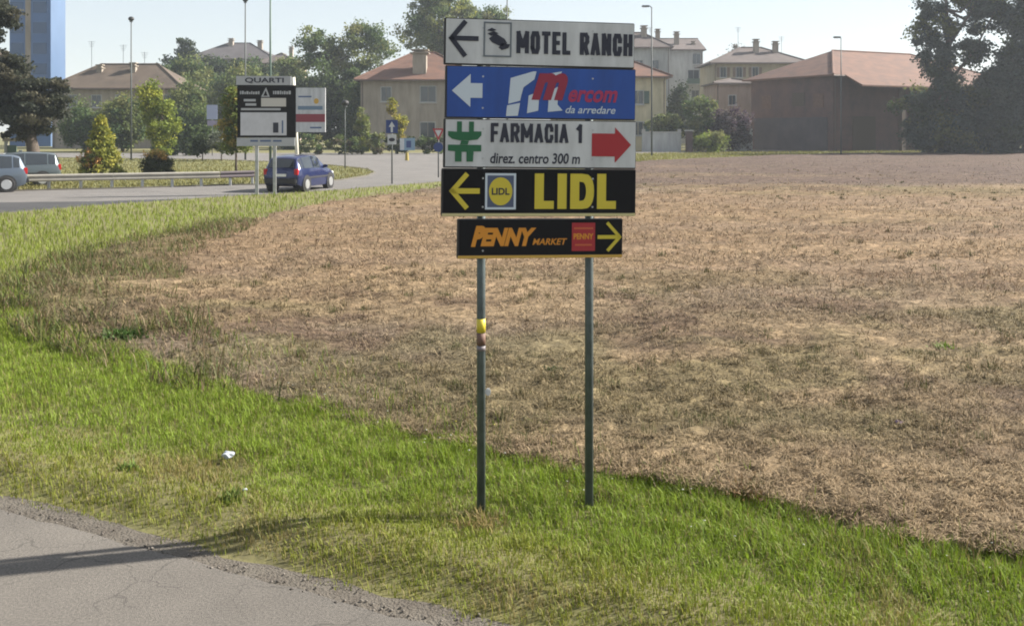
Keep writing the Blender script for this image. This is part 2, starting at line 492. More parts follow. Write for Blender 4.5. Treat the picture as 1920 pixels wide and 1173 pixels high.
# ------------------------------------------------------------------ blades (grass, straw, weeds)
def blades(name, x, y, z, h, w, az, lean, col, m, rise=1.0, seed=1):
    """one bent three-triangle blade per position"""
    n = len(x)
    rg = rng(seed)
    ca, sa = np.cos(az), np.sin(az)
    # width direction is across the bend
    wx, wy = -sa * w * 0.5, ca * w * 0.5
    v = np.zeros((n, 5, 3), np.float32)
    l1 = lean * 0.38 * h; l2 = lean * h
    z1 = h * 0.58 * np.sqrt(np.clip(1 - (lean * 0.55) ** 2, 0.05, 1)); z2 = h * np.sqrt(np.clip(1 - (lean * 0.9) ** 2, 0.03, 1))
    z1 = z1 * rise; z2 = z2 * rise
    v[:, 0] = np.stack([x - wx, y - wy, z - 0.01], 1); v[:, 1] = np.stack([x + wx, y + wy, z - 0.01], 1)
    v[:, 2] = np.stack([x + ca * l1 + wx * 0.8, y + sa * l1 + wy * 0.8, z + z1], 1)
    v[:, 3] = np.stack([x + ca * l1 - wx * 0.8, y + sa * l1 - wy * 0.8, z + z1], 1)
    v[:, 4] = np.stack([x + ca * l2, y + sa * l2, z + z2], 1)
    b = (np.arange(n) * 5)[:, None]
    f = np.concatenate([b + np.array([[0, 1, 2, 3]]), b + np.array([[3, 2, 4]])], 1).ravel()
    sizes = np.tile([4, 3], n)
    cc = np.repeat(col, 5, 0)
    return np_mesh(name, v.reshape(-1, 3), f, sizes, m, colors=cc)

oct_v = np.array([(1, 0, 0), (0, 1, 0), (-1, 0, 0), (0, -1, 0), (0, 0, 1), (0, 0, -1)], float)
oct_f = np.array([(0, 1, 4), (1, 2, 4), (2, 3, 4), (3, 0, 4), (1, 0, 5), (2, 1, 5), (3, 2, 5), (0, 3, 5)])
def sample_y(rg, n, a, b, p):
    """distances with density falling as distance^-p"""
    u = rg.random(n)
    e = 1 - p
    return (a ** e + u * (b ** e - a ** e)) ** (1 / e)

def grass_col(rg, x, y, n, green=1.0):
    lush = np.array([0.295, 0.415, 0.04]); yel = np.array([0.315, 0.315, 0.05]); dry = np.array([0.38, 0.29, 0.13]); deep = np.array([0.2, 0.27, 0.035])
    a = vnoise(x, y, 0.9, 21) * 0.6 + vnoise(x, y, 0.3, 22) * 0.4
    d = road_d(x, y)
    t_y = np.clip(sst(1.5 - d + 1.2 * (a - 0.5), 0.0, 1.0) * green, 0, 1)
    col = mixc(np.tile(lush, (n, 1)), yel, t_y * (0.55 + 0.45 * rg.random(n)))
    col = mixc(col, dry, (rg.random(n) < 0.14 + 0.7 * sst(vnoise(x, y, 0.7, 23) * 0.7 + vnoise(x, y, 0.2, 24) * 0.3, 0.5, 0.75) * sst(2.2 - d, 0, 0.9)) * 0.8)
    col = mixc(col, deep, (rg.random(n) < 0.22) * 0.7)
    return col * (0.75 + 0.5 * rg.random((n, 1))) * 0.58

rg = rng(5)
# verge beside the near road
n = 420000
t = rg.uniform(-14, 11, n); wv = np.interp(t, [-14, -9, -5, -2, 2, 11], [6.5, 5.2, 3.5, 2.6, 2.3, 2.2])
d = 0.04 + (wv + 0.2) * rg.random(n) ** 0.95
x = T[0] * t + N[0] * (D0 + d); y = T[1] * t + N[1] * (D0 + d)
fsd = np.where(in_poly(x, y, field_poly), edge_dist(x, y, field_poly), -1)
keep = (d > 0.1 + 0.22 * (vnoise(x, y, 0.4, 31) - 0.35) + 0.06 * rg.random(n)) & (fsd < 0.06 + 0.3 * (vnoise(x, y, 0.5, 32) - 0.4)) & (y > 2.2) & (np.abs(x) < 0.75 * y + 1.0)
keep &= rg.random(n) < 0.35 + 0.65 * sst(d, 0.08, 0.4)
x, y, d = x[keep], y[keep], d[keep]; n = len(x)
tall = sst(d + 0.9 * (vnoise(x, y, 0.8, 33) - 0.5), 0.9, 1.8) * (0.6 + 0.9 * vnoise(x, y, 0.35, 35))
clump = vnoise(x, y, 0.14, 34)
h = (0.04 + 0.032 * tall) * (0.5 + 1.0 * rg.random(n) ** 1.5) * (0.45 + 1.1 * clump)
blades('verge_grass', x, y, vz_at(x, y), h, 0.0035 + 0.004 * rg.random(n), rg.uniform(0, 6.283, n), rg.uniform(0.15, 0.95, n), grass_col(rg, x, y, n), M_BLADE, seed=6)
vg = bpy.data.objects['verge_grass']; tag(vg, 'short green and yellow grass on the verge between near road and field', 'grass', kind='stuff')

# taller stalks and a few pale flower heads along the field side of the verge
n = 5200
t = rg.uniform(-10, 9, n); wv = np.interp(t, [-14, -9, -5, -2, 2, 11], [6.5, 5.2, 3.5, 2.6, 2.3, 2.2])
d = wv + rg.normal(-0.25, 0.3, n)
x = T[0] * t + N[0] * (D0 + d); y = T[1] * t + N[1] * (D0 + d)
k = (y > 2.2) & (d > 0.9) & (vnoise(x, y, 0.3, 36) > 0.4); x, y = x[k], y[k]; n = len(x)
sc_ = np.where((rg.random(n) < 0.4)[:, None], [0.2, 0.155, 0.07], np.where((rg.random(n) < 0.5)[:, None], [0.15, 0.2, 0.02], [0.09, 0.14, 0.02])) * (0.7 + 0.6 * rg.random((n, 1)))
blades('verge_stalks', x, y, vz_at(x, y), 0.07 + 0.13 * rg.random(n) ** 2, 0.004 + 0.006 * rg.random(n), rg.uniform(0, 6.283, n), rg.uniform(0.1, 0.85, n), sc_, M_BLADE, seed=20)
tag(bpy.data.objects['verge_stalks'], 'taller green and dry stalks along the field side of the verge', 'grass', kind='stuff')
n = 150
t = rg.uniform(-8, 7, n); d = np.interp(t, [-9, -5, -2, 2, 11], [5.2, 3.5, 2.6, 2.3, 2.2]) - 0.9 * rg.random(n)
x = T[0] * t + N[0] * (D0 + d); y = T[1] * t + N[1] * (D0 + d)
fs_ = 0.006 + 0.006 * rg.random(n)
vv = oct_v[None] * fs_[:, None, None] * np.array([1, 1, 0.5]) + np.stack([x, y, vz_at(x, y) + 0.04 + 0.05 * rg.random(n)], 1)[:, None]
np_mesh('verge_flowers', vv.reshape(-1, 3), (np.arange(n)[:, None, None] * 6 + oct_f[None]).ravel(), np.full(n * 8, 3), M_STRAW, colors=np.repeat(np.where((rg.random(n) < 0.6)[:, None], [0.4, 0.4, 0.34], [0.35, 0.33, 0.05]), 6, 0))
tag(bpy.data.objects['verge_flowers'], 'tiny pale flower heads scattered in the verge grass', 'flowers', kind='stuff')

# grass strip between weedy corner and far road, and round the field's far side
n = 150000
yy = sample_y(rg, n, 11, 60, 2.2); xx = rg.uniform(-0.85, 0.35, n) * yy
strip = [G(*p) for p in [(-500, 432), (0, 403), (180, 387), (400, 372), (620, 359), (820, 343), (1000, 323), (1120, 306), (1200, 297), (1250, 303), (1200, 305), (1000, 334), (830, 354), (620, 380), (520, 402), (400, 427), (170, 478), (60, 523), (40, 572), (120, 625), (0, 640), (-600, 640)]]
k = in_poly(xx, yy, strip) & (road_d(xx, yy) > 3)
x, y = xx[k], yy[k]; n = len(x)
gc = grass_col(rg, x, y, n, 0.5)
gc = mixc(gc, np.array([0.17, 0.195, 0.03]), np.full(n, 0.5))
sc = np.clip(y / 14, 1, 3)
blades('roadside_grass', x, y, np.zeros(n), (0.05 + 0.08 * rg.random(n)) * np.clip(sc, 1, 1.6), 0.009 * sc, rg.uniform(0, 6.283, n), rg.uniform(0.1, 0.8, n), gc, M_BLADE, seed=8)
tag(bpy.data.objects['roadside_grass'], 'bright green grass strip between weedy field corner and far road', 'grass', kind='stuff')

n = 40000
yy = sample_y(rg, n, 70, 116, 1.01); xx = rg.uniform(0.08, 0.6, n) * yy
vp = [G(*p) for p in [(1120, 301), (1180, 289), (1400, 285), (1920, 282.2), (1920, 284.5), (1560, 289), (1400, 293.5), (1200, 303), (1120, 315)]]
k = in_poly(xx, yy, vp); x, y = xx[k], yy[k]; n = len(x)
vc = mixc(np.tile([0.15, 0.165, 0.035], (n, 1)), np.array([0.19, 0.165, 0.06]), rg.random(n)) * (0.75 + 0.5 * rg.random((n, 1)))
blades('far_verge_grass', x, y, np.zeros(n), 0.12 + 0.14 * rg.random(n), np.full(n, 0.05), rg.uniform(0, 6.283, n), rg.uniform(0.1, 0.8, n), vc, M_BLADE, seed=19)
tag(bpy.data.objects['far_verge_grass'], 'thin green grass strip between the mown field and the walls by the barn', 'grass', kind='stuff')

# lawn beyond the far road
n = 60000
yy = sample_y(rg, n, 38, 88, 1.2); xx = rg.uniform(-0.75, -0.12, n) * yy
k = in_poly(xx, yy, lawn_poly)
x, y = xx[k], yy[k]; n = len(x)
lc = mixc(np.tile([0.16, 0.152, 0.05], (n, 1)), np.array([0.19, 0.16, 0.07]), vnoise(x * 0.3, y, 4, 41) * rg.random(n)) * (0.75 + 0.5 * rg.random((n, 1)))
blades('lawn_grass', x, y, np.full(n, 0.02), 0.07 + 0.09 * rg.random(n), np.full(n, 0.035), rg.uniform(0, 6.283, n), rg.uniform(0.1, 0.8, n), lc, M_BLADE, seed=9)
tag(bpy.data.objects['lawn_grass'], 'yellow green mown lawn behind the guardrail', 'grass', kind='stuff')

# straw and cut stalks lying on the field
n = 430000
yy = sample_y(rg, n, 4.2, 95, 2.05); xx = rg.uniform(-0.7, 0.75, n) * yy
k = in_poly(xx, yy, field_poly) & (rg.random(n) < 0.1 + 1.2 * sst(vnoise(xx, yy, 0.16, 61) * 0.4 + vnoise(xx, yy, 0.07, 62) * 0.25 + vnoise(xx * 0.4, yy, 0.9, 63) * 0.35, 0.36, 0.62))
x, y = xx[k], yy[k]; n = len(x)
hz = np.maximum(field_h(x, y), 0.01) + 0.008
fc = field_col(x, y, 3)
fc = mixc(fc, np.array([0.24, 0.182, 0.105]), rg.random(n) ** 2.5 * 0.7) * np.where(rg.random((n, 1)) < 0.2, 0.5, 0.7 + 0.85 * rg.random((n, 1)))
sc = np.clip(y / 9, 0.8, 4)
up_ = rg.random(n) < 0.12
blades('field_straw', x, y, hz, (0.04 + 0.09 * rg.random(n)) * np.clip(sc, 1, 2.2), 0.0075 * sc, rg.uniform(0, 6.283, n), np.where(up_, rg.uniform(0.3, 0.9, n), rg.uniform(0.9, 1.1, n)), fc, M_STRAW, rise=np.where(up_, 0.6, rg.uniform(0.15, 0.6, n)), seed=10)
tag(bpy.data.objects['field_straw'], 'cut tan straw and dry stalks strewn over the mown field', 'straw', kind='stuff')

# green and dry tufts left standing in the field
n = 4200
yy = sample_y(rg, n, 5, 60, 1.7); xx = rg.uniform(-0.65, 0.7, n) * yy
k = in_poly(xx, yy, field_poly) & (rg.random(n) < 0.1 + sst(vnoise(xx * 0.4, yy, 3.2, 3) * 0.6 + vnoise(xx, yy, 0.8, 4) * 0.4, 0.45, 0.75))
cx, cy_ = xx[k], yy[k]
m_ = 26
x = np.repeat(cx, m_) + rg.normal(0, 0.05, len(cx) * m_); y = np.repeat(cy_, m_) + rg.normal(0, 0.05, len(cx) * m_)
n = len(x)
kindg = np.repeat(rg.random(len(cx)), m_)
tc = mixc(np.tile([0.14, 0.108, 0.055], (n, 1)), np.array([0.075, 0.086, 0.026]), (kindg < 0.4) * 0.8) * (0.55 + 0.7 * rg.random((n, 1)))
hh = np.repeat(0.03 + 0.07 * rg.random(len(cx)) ** 2, m_) * (0.5 + rg.random(n))
blades('field_tufts', x, y, np.maximum(field_h(x, y), 0.01), hh, np.clip(0.005 * y / 8, 0.004, 0.02), rg.uniform(0, 6.283, n), rg.uniform(0.1, 0.9, n), tc, M_STRAW, seed=11)
tag(bpy.data.objects['field_tufts'], 'dry and greenish grass tufts standing in the mown field', 'grass', kind='stuff')

# tall weeds in the rounded corner of the field
n = 120000
wx_ = rg.uniform(-11, -0.5, n); wy_ = rg.uniform(8.5, 27, n)
ring = edge_dist(wx_, wy_, field_poly); inside = in_poly(wx_, wy_, field_poly)
corner = sst(-wx_ - 0.24 * wy_, -0.3, 2.6)
k = (ring < np.where(inside, 0.4 + 2.6 * corner, 0.25 + 0.3 * corner)) & (rg.random(n) < corner * (0.25 + 1.2 * sst(vnoise(wx_, wy_, 0.6, 51), 0.35, 0.7)))
x, y = wx_[k], wy_[k]; n = len(x)
kk = rg.random(n)
wc = np.where((kk < 0.4)[:, None], [0.12, 0.125, 0.04], np.where((kk < 0.75)[:, None], [0.16, 0.115, 0.065], [0.085, 0.115, 0.032])) * (0.6 + 0.7 * rg.random((n, 1)))
blades('corner_weeds', x, y, np.zeros(n), (0.1 + 0.27 * rg.random(n) ** 2) * (0.35 + vnoise(x, y, 0.5, 52)), 0.008 + 0.01 * rg.random(n), rg.uniform(0, 6.283, n), rg.uniform(0.3, 0.98, n), wc, M_BLADE, seed=12)
tag(bpy.data.objects['corner_weeds'], 'tall brown and olive weeds in the rounded corner of the field', 'weeds', kind='stuff')

# pebbles along the road edge
n = 1500
t = rg.uniform(-9, 7, n); d = np.abs(rg.normal(0.05, 0.06, n)) - 0.02
px_, py_ = T[0] * t + N[0] * (D0 + d), T[1] * t + N[1] * (D0 + d)
s_ = (0.004 + 0.011 * rg.random(n) ** 2.5)
vv = (oct_v[None] * rg.uniform(0.6, 1.2, (n, 6, 1)) * np.array([1, 1, 0.65])) * s_[:, None, None] + np.stack([px_, py_, 0.01 + s_ * 0.3], 1)[:, None]
pc = np.repeat(np.array([0.14, 0.125, 0.11]) * rg.uniform(0.5, 1.5, (n, 1)), 6, 0)
np_mesh('shoulder_gravel', vv.reshape(-1, 3), (np.arange(n)[:, None, None] * 6 + oct_f[None]).ravel(), np.full(n * 8, 3), M_SOIL, colors=pc)
tag(bpy.data.objects['shoulder_gravel'], 'loose pebbles along the edge of the near road', 'gravel', kind='stuff')

# ------------------------------------------------------------------ lettering
def text_mesh(name, body, x0, x1, z0, z1, y, m, parent, bold=0.0, shear=0.0, roll=None):
    """flat print: lettering fitted into a rectangle on the panel's front face"""
    cu = bpy.data.curves.new(name, 'FONT')
    cu.body = body; cu.size = 1.0; cu.offset = bold; cu.shear = 0.0; cu.resolution_u = 4
    cu.extrude = 0.0; cu.fill_mode = 'FRONT'
    tmp = bpy.data.objects.new('lettering_source', cu); COL.objects.link(tmp)
    dg = bpy.context.evaluated_depsgraph_get()
    me = bpy.data.meshes.new_from_object(tmp.evaluated_get(dg))
    bpy.data.objects.remove(tmp); bpy.data.curves.remove(cu)
    co = np.zeros(len(me.vertices) * 3); me.vertices.foreach_get('co', co); co = co.reshape(-1, 3)
    a, b = co.min(0), co.max(0)
    u = (co[:, 0] - a[0]) / (b[0] - a[0]); v = (co[:, 1] - a[1]) / (b[1] - a[1])
    sh = shear * (z1 - z0)
    new = np.stack([x0 + u * (x1 - x0 - sh) + v * sh, np.full(len(u), y), z0 + v * (z1 - z0)], 1)
    me.vertices.foreach_set('co', new.ravel()); me.update()
    me.materials.clear(); me.materials.append(m)
    me.name = name
    return link_mesh(name, me, parent)

GL = {  # block capitals as centre lines in a 1 x 1 box (width factor first)
    'M': (1.5, [[(0, 0), (0, 1), (.5, .3), (1, 1), (1, 0)]]), 'O': (.95, [[(0, .22), (0, .78), (.2, 1), (.8, 1), (1, .78), (1, .22), (.8, 0), (.2, 0), (0, .22)]]),
    'T': (.9, [[(0, 1), (1, 1)], [(.5, 1), (.5, 0)]]), 'E': (.8, [[(1, 1), (0, 1), (0, 0), (1, 0)], [(0, .52), (.85, .52)]]), 'L': (.78, [[(0, 1), (0, 0), (1, 0)]]),
    'R': (.95, [[(0, 0), (0, 1), (.75, 1), (1, .86), (1, .62), (.75, .48), (0, .48)], [(.55, .48), (1, 0)]]), 'A': (1.0, [[(0, 0), (.5, 1), (1, 0)], [(.2, .3), (.8, .3)]]),
    'N': (1.0, [[(0, 0), (0, 1), (1, 0), (1, 1)]]), 'C': (.92, [[(1, .68), (1, .8), (.8, 1), (.2, 1), (0, .78), (0, .22), (.2, 0), (.8, 0), (1, .2), (1, .32)]]),
    'H': (.95, [[(0, 0), (0, 1)], [(1, 0), (1, 1)], [(0, .5), (1, .5)]]), 'F': (.78, [[(1, 1), (0, 1), (0, 0)], [(0, .5), (.85, .5)]]), 'I': (.02, [[(.5, 0), (.5, 1)]]), '1': (.4, [[(0, .8), (1, 1), (1, 0)]]), ' ': (.35, [])}
def block_text(name, body, x0, x1, z0, z1, y, m, parent, wgt):
    """condensed bold capitals drawn with strokes of one weight"""
    gap = 1.0
    H_ = z1 - z0
    tot = sum(GL[c][0] for c in body); n_ = len(body)
    unit = ((x1 - x0) - (n_ * wgt * 1.0) - (n_ - 1) * wgt * .38) / tot
    b = MB(); x = x0; k = 0
    for c in body:
        w_ = GL[c][0] * unit
        for ln in GL[c][1]:
            P_ = [(x + wgt / 2 + a * w_, z0 + wgt / 2 + q_ * (H_ - wgt)) for a, q_ in ln]
            for i in range(len(P_) - 1):
                (ax, az), (bx2, bz2) = P_[i], P_[i + 1]
                l = math.hypot(bx2 - ax, bz2 - az); ex, ez = (bx2 - ax) / l * wgt * .42, (bz2 - az) / l * wgt * .42
                yo = y - 0.00012 * (k % 7); k += 1
                b.prism(stroke((ax - ex, az - ez), (bx2 + ex, bz2 + ez), wgt), yo - .0012, yo + .0012)
        x += w_ + wgt * 1.38
    return b.build(name, m, parent)

def flat(name, polys, y, m, parent, thick=0.0012):
    b = MB()
    for p in polys: b.prism(p, y - thick, y + thick)
    return b.build(name, m, parent)

def stroke(a, b, w):
    ax, az = a; bx, bz = b
    l = math.hypot(bx - ax, bz - az); nx, nz = -(bz - az) / l * w / 2, (bx - ax) / l * w / 2
    return [(ax + nx, az + nz), (bx + nx, bz + nz), (bx - nx, bz - nz), (ax - nx, az - nz)]

def rect(x0, x1, z0, z1): return [(x0, z0), (x1, z0), (x1, z1), (x0, z1)]
def disc(cx, cz, rx, rz, n=28): return [(cx + rx * math.cos(2 * math.pi * k / n), cz + rz * math.sin(2 * math.pi * k / n)) for k in range(n)]

# ------------------------------------------------------------------ the direction sign beside the near road
SD = 6.34                                   # distance of the sign
SP = FPX / SD                               # picture points per metre there
sign = empty('direction_sign', (PX(1008, SD), SD, 0), R(8.4))
tag(sign, 'tall two-post direction sign with five stacked panels on the grass verge', 'sign')
def lx(x): return (x - 1008) / SP * 1.011
def lz(y): return (Y0 - y) / SP + EYE
for xp, yb in ((905, 968), (1110.5, 972)):
    b = MB(); b.tube([(lx(xp), 0.075, -0.25), (lx(xp), 0.075, lz(44))], 0.0285, 18)
    po = b.build('post', M_POST, sign, smooth=True)
    c = MB(); c.tube([(lx(xp), 0.075, lz(44)), (lx(xp), 0.075, lz(44) + 0.008)], 0.031, 18); c.build('post_cap', M_DARK, po)
    for zc in (80, 172, 270, 360, 445):     # pipe clamps behind the panels
        b = MB()
        b.tube([(lx(xp), 0.075, lz(zc) - 0.015), (lx(xp), 0.075, lz(zc) + 0.015)], 0.034, 14)
        b.box(lx(xp) - 0.045, lx(xp) + 0.045, 0.026, 0.05, lz(zc) - 0.014, lz(zc) + 0.014)
        b.build('clamp', M_STEEL, po)
    if xp < 1000:
        c = MB(); c.tube([(lx(xp), 0.075, lz(624)), (lx(xp), 0.075, lz(598))], 0.0297, 18); tag(c.build('tape_band', M_YEL, po, smooth=True), 'yellow tape band')
        c = MB(); c.tube([(lx(xp), 0.075, lz(648)), (lx(xp), 0.075, lz(625))], 0.0295, 18); tag(c.build('tape_band', mat('brown_tape', (0.13, 0.07, 0.05), 0.7), po, smooth=True), 'brown tape band')
        c = MB(); c.tube([(lx(xp), 0.075, lz(658)), (lx(xp), 0.075, lz(649))], 0.0297, 18); c.build('tape_band', mat('pale_tape', (0.16, 0.14, 0.15), 0.6), po, smooth=True)
        c = MB(); c.prism(disc(lx(917), lz(734), 0.018, 0.026, 12), 0.035, 0.05); tag(c.build('sticker', M_WHITE, po, bevel=0.004), 'small white sticker')

def panel(x0, x1, y0, y1, roll, face, edge=M_DARK, depth=0.05, lip=None, back=M_STEEL):
    """a folded sheet panel; everything printed on it is laid out in panel coordinates"""
    cx, cz = (x0 + x1) / 2, (y0 + y1) / 2
    w, h = (x1 - x0) / SP * 1.011, (y1 - y0) / SP
    b = MB(); b.box(-w / 2, w / 2, -depth / 2, depth / 2, -h / 2, h / 2)
    p = b.build('panel', edge, sign, bevel=0.004)
    p.location = (lx(cx), 0.0, lz(cz)); p.rotation_euler = (0, R(roll), 0)
    yf_ = -depth / 2
    f = MB(); f.box(-w / 2 + 0.012, w / 2 - 0.004, yf_ - 0.003, yf_ + 0.002, -h / 2 + (0.024 if lip else 0.010), h / 2 - 0.006)
    f.build('face', face, p)
    for bxp in (905, 1110.5):
        for bzz in (0.3, -0.3):
            bxx = (bxp - cx) / SP * 1.011; bo_ = MB().tube([(bxx, yf_ - 0.006, bzz * h), (bxx, yf_ + 0.001, bzz * h)], 0.0065, 8).build('bolt', M_STEEL, p)
    if lip:
        f = MB(); f.box(-w / 2 + 0.004, w / 2 - 0.004, yf_ - 0.006, yf_ + 0.002, -h / 2 + 0.002, -h / 2 + 0.02); f.build('lower_edge', lip, p, bevel=0.002)
    return p, (lambda x: (x - cx) / SP * 1.011), (lambda y: (cz - y) / SP), yf_ - 0.0055

# 1 white motel panel
p, ux, uz, yf_ = panel(834, 1191, 39.5, 125.8, 0.85, M_WHITE)
p['label'] = 'white panel reading MOTEL RANCH'
flat('arrow', [stroke((ux(847), uz(77)), (ux(897), uz(77)), 9 / SP), stroke((ux(845), uz(80)), (ux(873), uz(45)), 9 / SP), stroke((ux(845), uz(74)), (ux(873), uz(110)), 9 / SP)], yf_, M_INK, p)
fr = [rect(ux(906), ux(958), uz(48), uz(45)), rect(ux(906), ux(958), uz(110), uz(107)), rect(ux(906), ux(909), uz(107), uz(48)), rect(ux(955), ux(958), uz(107), uz(48))]
flat('pictogram_frame', fr, yf_, mat('pictogram_grey', (0.12, 0.14, 0.16), 0.6), p)
bed = [[(912, 61), (921, 56), (930, 60), (921, 63)], [(913, 67), (925, 62), (934, 66), (920, 71)], [(916, 76), (928, 66), (945, 76), (950, 84), (938, 90), (922, 83)], [(934, 92), (941, 84), (955, 86), (952, 93), (940, 97)]]
flat('bed_pictogram', [[(ux(a), uz(b_)) for a, b_ in q_] for q_ in bed], yf_, M_INK, p)
block_text('lettering', 'MOTEL RANCH', ux(967), ux(1187), uz(102.5), uz(60), yf_, M_INK, p, 7.8 / SP)

# 2 blue shop panel
p, ux, uz, yf_ = panel(836, 1193, 126.8, 224, 0.7, M_BLUE)
p['label'] = 'blue panel with white arrow and slanted white and red logo'
flat('arrow', [[(ux(848), uz(173)), (ux(882), uz(142)), (ux(882), uz(159)), (ux(904), uz(159)), (ux(904), uz(186)), (ux(882), uz(186)), (ux(882), uz(203))]], yf_, M_PALE, p)
logo = [[(956, 148), (998, 135), (1004, 135), (1000, 150), (980, 165), (976, 180), (974, 190), (952, 196)], [(950, 199), (974, 194), (970, 218), (948, 219)], [(990, 180), (1010, 172), (1008, 208), (987, 213)], [(1028, 172), (1046, 162), (1044, 196), (1054, 207), (1026, 210)], [(1024, 139), (1052, 134), (1047, 144), (1030, 145)]]
flat('logo', [[(ux(a), uz(b_)) for a, b_ in q_] for q_ in logo], yf_, M_PALE, p)
text_mesh('logo_letter', 'm', ux(995), ux(1068), uz(188), uz(137), yf_ - 0.0025, mat('logo_red', (0.24, 0.014, 0.04), .5), p, bold=0.06, shear=0.3)
text_mesh('lettering', 'ercom', ux(1062), ux(1160), uz(191), uz(168), yf_ - 0.0015, M_DRED, p, bold=0.03, shear=0.25)
text_mesh('lettering', 'da arredare', ux(1058), ux(1157), uz(212), uz(198), yf_ - 0.0015, M_PALE, p, bold=0.01, shear=0.3)

# 3 white pharmacy panel
p, ux, uz, yf_ = panel(833, 1194, 225, 315.8, 0.75, M_WHITE)
p['label'] = 'white panel reading FARMACIA 1'
cr = [[(857, 230), (866, 230), (866, 249), (879, 249), (879, 230), (888, 230), (888, 248), (902, 248), (902, 255), (895, 263), (880, 265), (862, 265), (848, 262), (841, 256), (841, 248), (857, 249)],
      [(841, 273), (902, 273), (902, 285), (888, 285), (887, 304), (875, 304), (875, 286), (866, 286), (866, 304), (854, 304), (854, 285), (841, 284)], [(865, 265.5), (879, 265.5), (877, 272.5), (863, 272.5)]]
flat('pharmacy_cross', [[(ux(a), uz(b_)) for a, b_ in q_] for q_ in cr], yf_, M_GREEN, p)
block_text('lettering', 'FARMACIA 1', ux(919), ux(1090), uz(268), uz(232), yf_, M_INK, p, 6.4 / SP)
text_mesh('lettering', 'direz. centro 300 m', ux(918), ux(1088), uz(307), uz(287), yf_, M_INK, p, bold=0.02, shear=0.1)
flat('arrow', [[(ux(1184), uz(270)), (ux(1153), uz(304)), (ux(1153), uz(292)), (ux(1109), uz(292)), (ux(1109), uz(249)), (ux(1153), uz(249)), (ux(1153), uz(237))]], yf_, M_RED, p)

# 4 black supermarket panel
p, ux, uz, yf_ = panel(829, 1193.5, 316.8, 405, 0.7, M_BLACK, lip=M_EDGE2)
p['label'] = 'black panel reading LIDL in yellow'
flat('arrow', [stroke((ux(848), uz(358)), (ux(899), uz(358)), 10 / SP), stroke((ux(846), uz(361)), (ux(876), uz(326)), 9 / SP), stroke((ux(846), uz(355)), (ux(876), uz(390)), 9 / SP)], yf_, M_YEL, p)
fr = [rect(ux(909), ux(966), uz(329), uz(325)), rect(ux(909), ux(966), uz(392), uz(388)), rect(ux(909), ux(913), uz(388), uz(329)), rect(ux(962), ux(966), uz(388), uz(329))]
flat('emblem_frame', fr, yf_, M_PALE, p)
flat('emblem_field', [rect(ux(913.2), ux(961.8), uz(387.8), uz(329.2))], yf_, mat('emblem_slate', (0.06, 0.08, 0.14), 0.5), p)
flat('emblem_disc', [disc(ux(937.5), uz(358.5), 22 / SP, 26 / SP)], yf_ - 0.002, M_YEL, p)
text_mesh('emblem_lettering', 'LIDL', ux(921), ux(954), uz(365), uz(352), yf_ - 0.0045, M_INK, p, bold=0.03)
def el(x0, x1, w): return [(ux(x0), uz(391)), (ux(x1), uz(391)), (ux(x1), uz(376)), (ux(x0 + w), uz(376)), (ux(x0 + w), uz(325)), (ux(x0), uz(325))]
arc = [math.pi / 2 - math.pi * k / 10 for k in range(11)]
outer = [(1068, 325), (1088, 325)] + [(1090 + 23 * math.cos(a) ** .6 if math.cos(a) > 1e-6 else 1090, 358 - 33 * math.sin(a)) for a in arc] + [(1088, 391), (1068, 391)]
inner = [(1085, 340), (1086, 340)] + [(1087 + 11 * math.cos(a) ** .6 if math.cos(a) > 1e-6 else 1087, 358 - 18 * math.sin(a)) for a in arc] + [(1086, 376), (1085, 376)]
dq = [[(ux(a[0]), uz(a[1])), (ux(b_[0]), uz(b_[1])), (ux(c[0]), uz(c[1])), (ux(e[0]), uz(e[1]))] for a, b_, c, e in zip(outer[:-1], outer[1:], inner[1:], inner[:-1])]
dq.append([(ux(1068), uz(391)), (ux(1085), uz(376)), (ux(1085), uz(340)), (ux(1068), uz(325))])
flat('letter', [el(1001, 1037, 17)], yf_, M_YEL, p)
flat('letter', [rect(ux(1044), ux(1061), uz(391), uz(325))], yf_, M_YEL, p)
flat('letter', dq, yf_, M_YEL, p)
flat('letter', [el(1119, 1155, 17)], yf_, M_YEL, p)

# 5 narrower black panel below
p, ux, uz, yf_ = panel(858, 1168, 410, 483, 0.65, M_BLACK, lip=M_EDGE)
p['label'] = 'narrow black panel reading PENNY MARKET in orange'
text_mesh('lettering', 'PENNY', ux(883), ux(1004), uz(460), uz(426), yf_, M_ORANGE, p, bold=0.06, shear=0.25)
text_mesh('initial_letter', 'P', ux(883), ux(912), uz(461), uz(422), yf_ - 0.002, M_ORANGE, p, bold=0.06, shear=0.25)
text_mesh('lettering', 'MARKET', ux(997), ux(1062), uz(458), uz(446), yf_ - 0.001, M_ORANGE, p, bold=0.02, shear=0.25)
flat('red_square', [rect(ux(1071), ux(1115), uz(470), uz(417))], yf_, M_RED, p)
text_mesh('square_lettering', 'PENNY', ux(1074), ux(1112), uz(448), uz(437), yf_ - 0.003, M_ORANGE, p, bold=0.04)
flat('square_line', [rect(ux(1075), ux(1111), uz(429), uz(426))], yf_ - 0.003, mat('square_line', (0.45, 0.1, 0.03), 0.5), p)
flat('square_line', [rect(ux(1077), ux(1109), uz(460), uz(457))], yf_ - 0.003, MATS['square_line'], p)
flat('arrow', [stroke((ux(1120), uz(444)), (ux(1162), uz(444)), 7 / SP), stroke((ux(1164), uz(446)), (ux(1138), uz(417)), 6 / SP), stroke((ux(1164), uz(442)), (ux(1139), uz(470)), 6 / SP)], yf_, M_YEL, p)

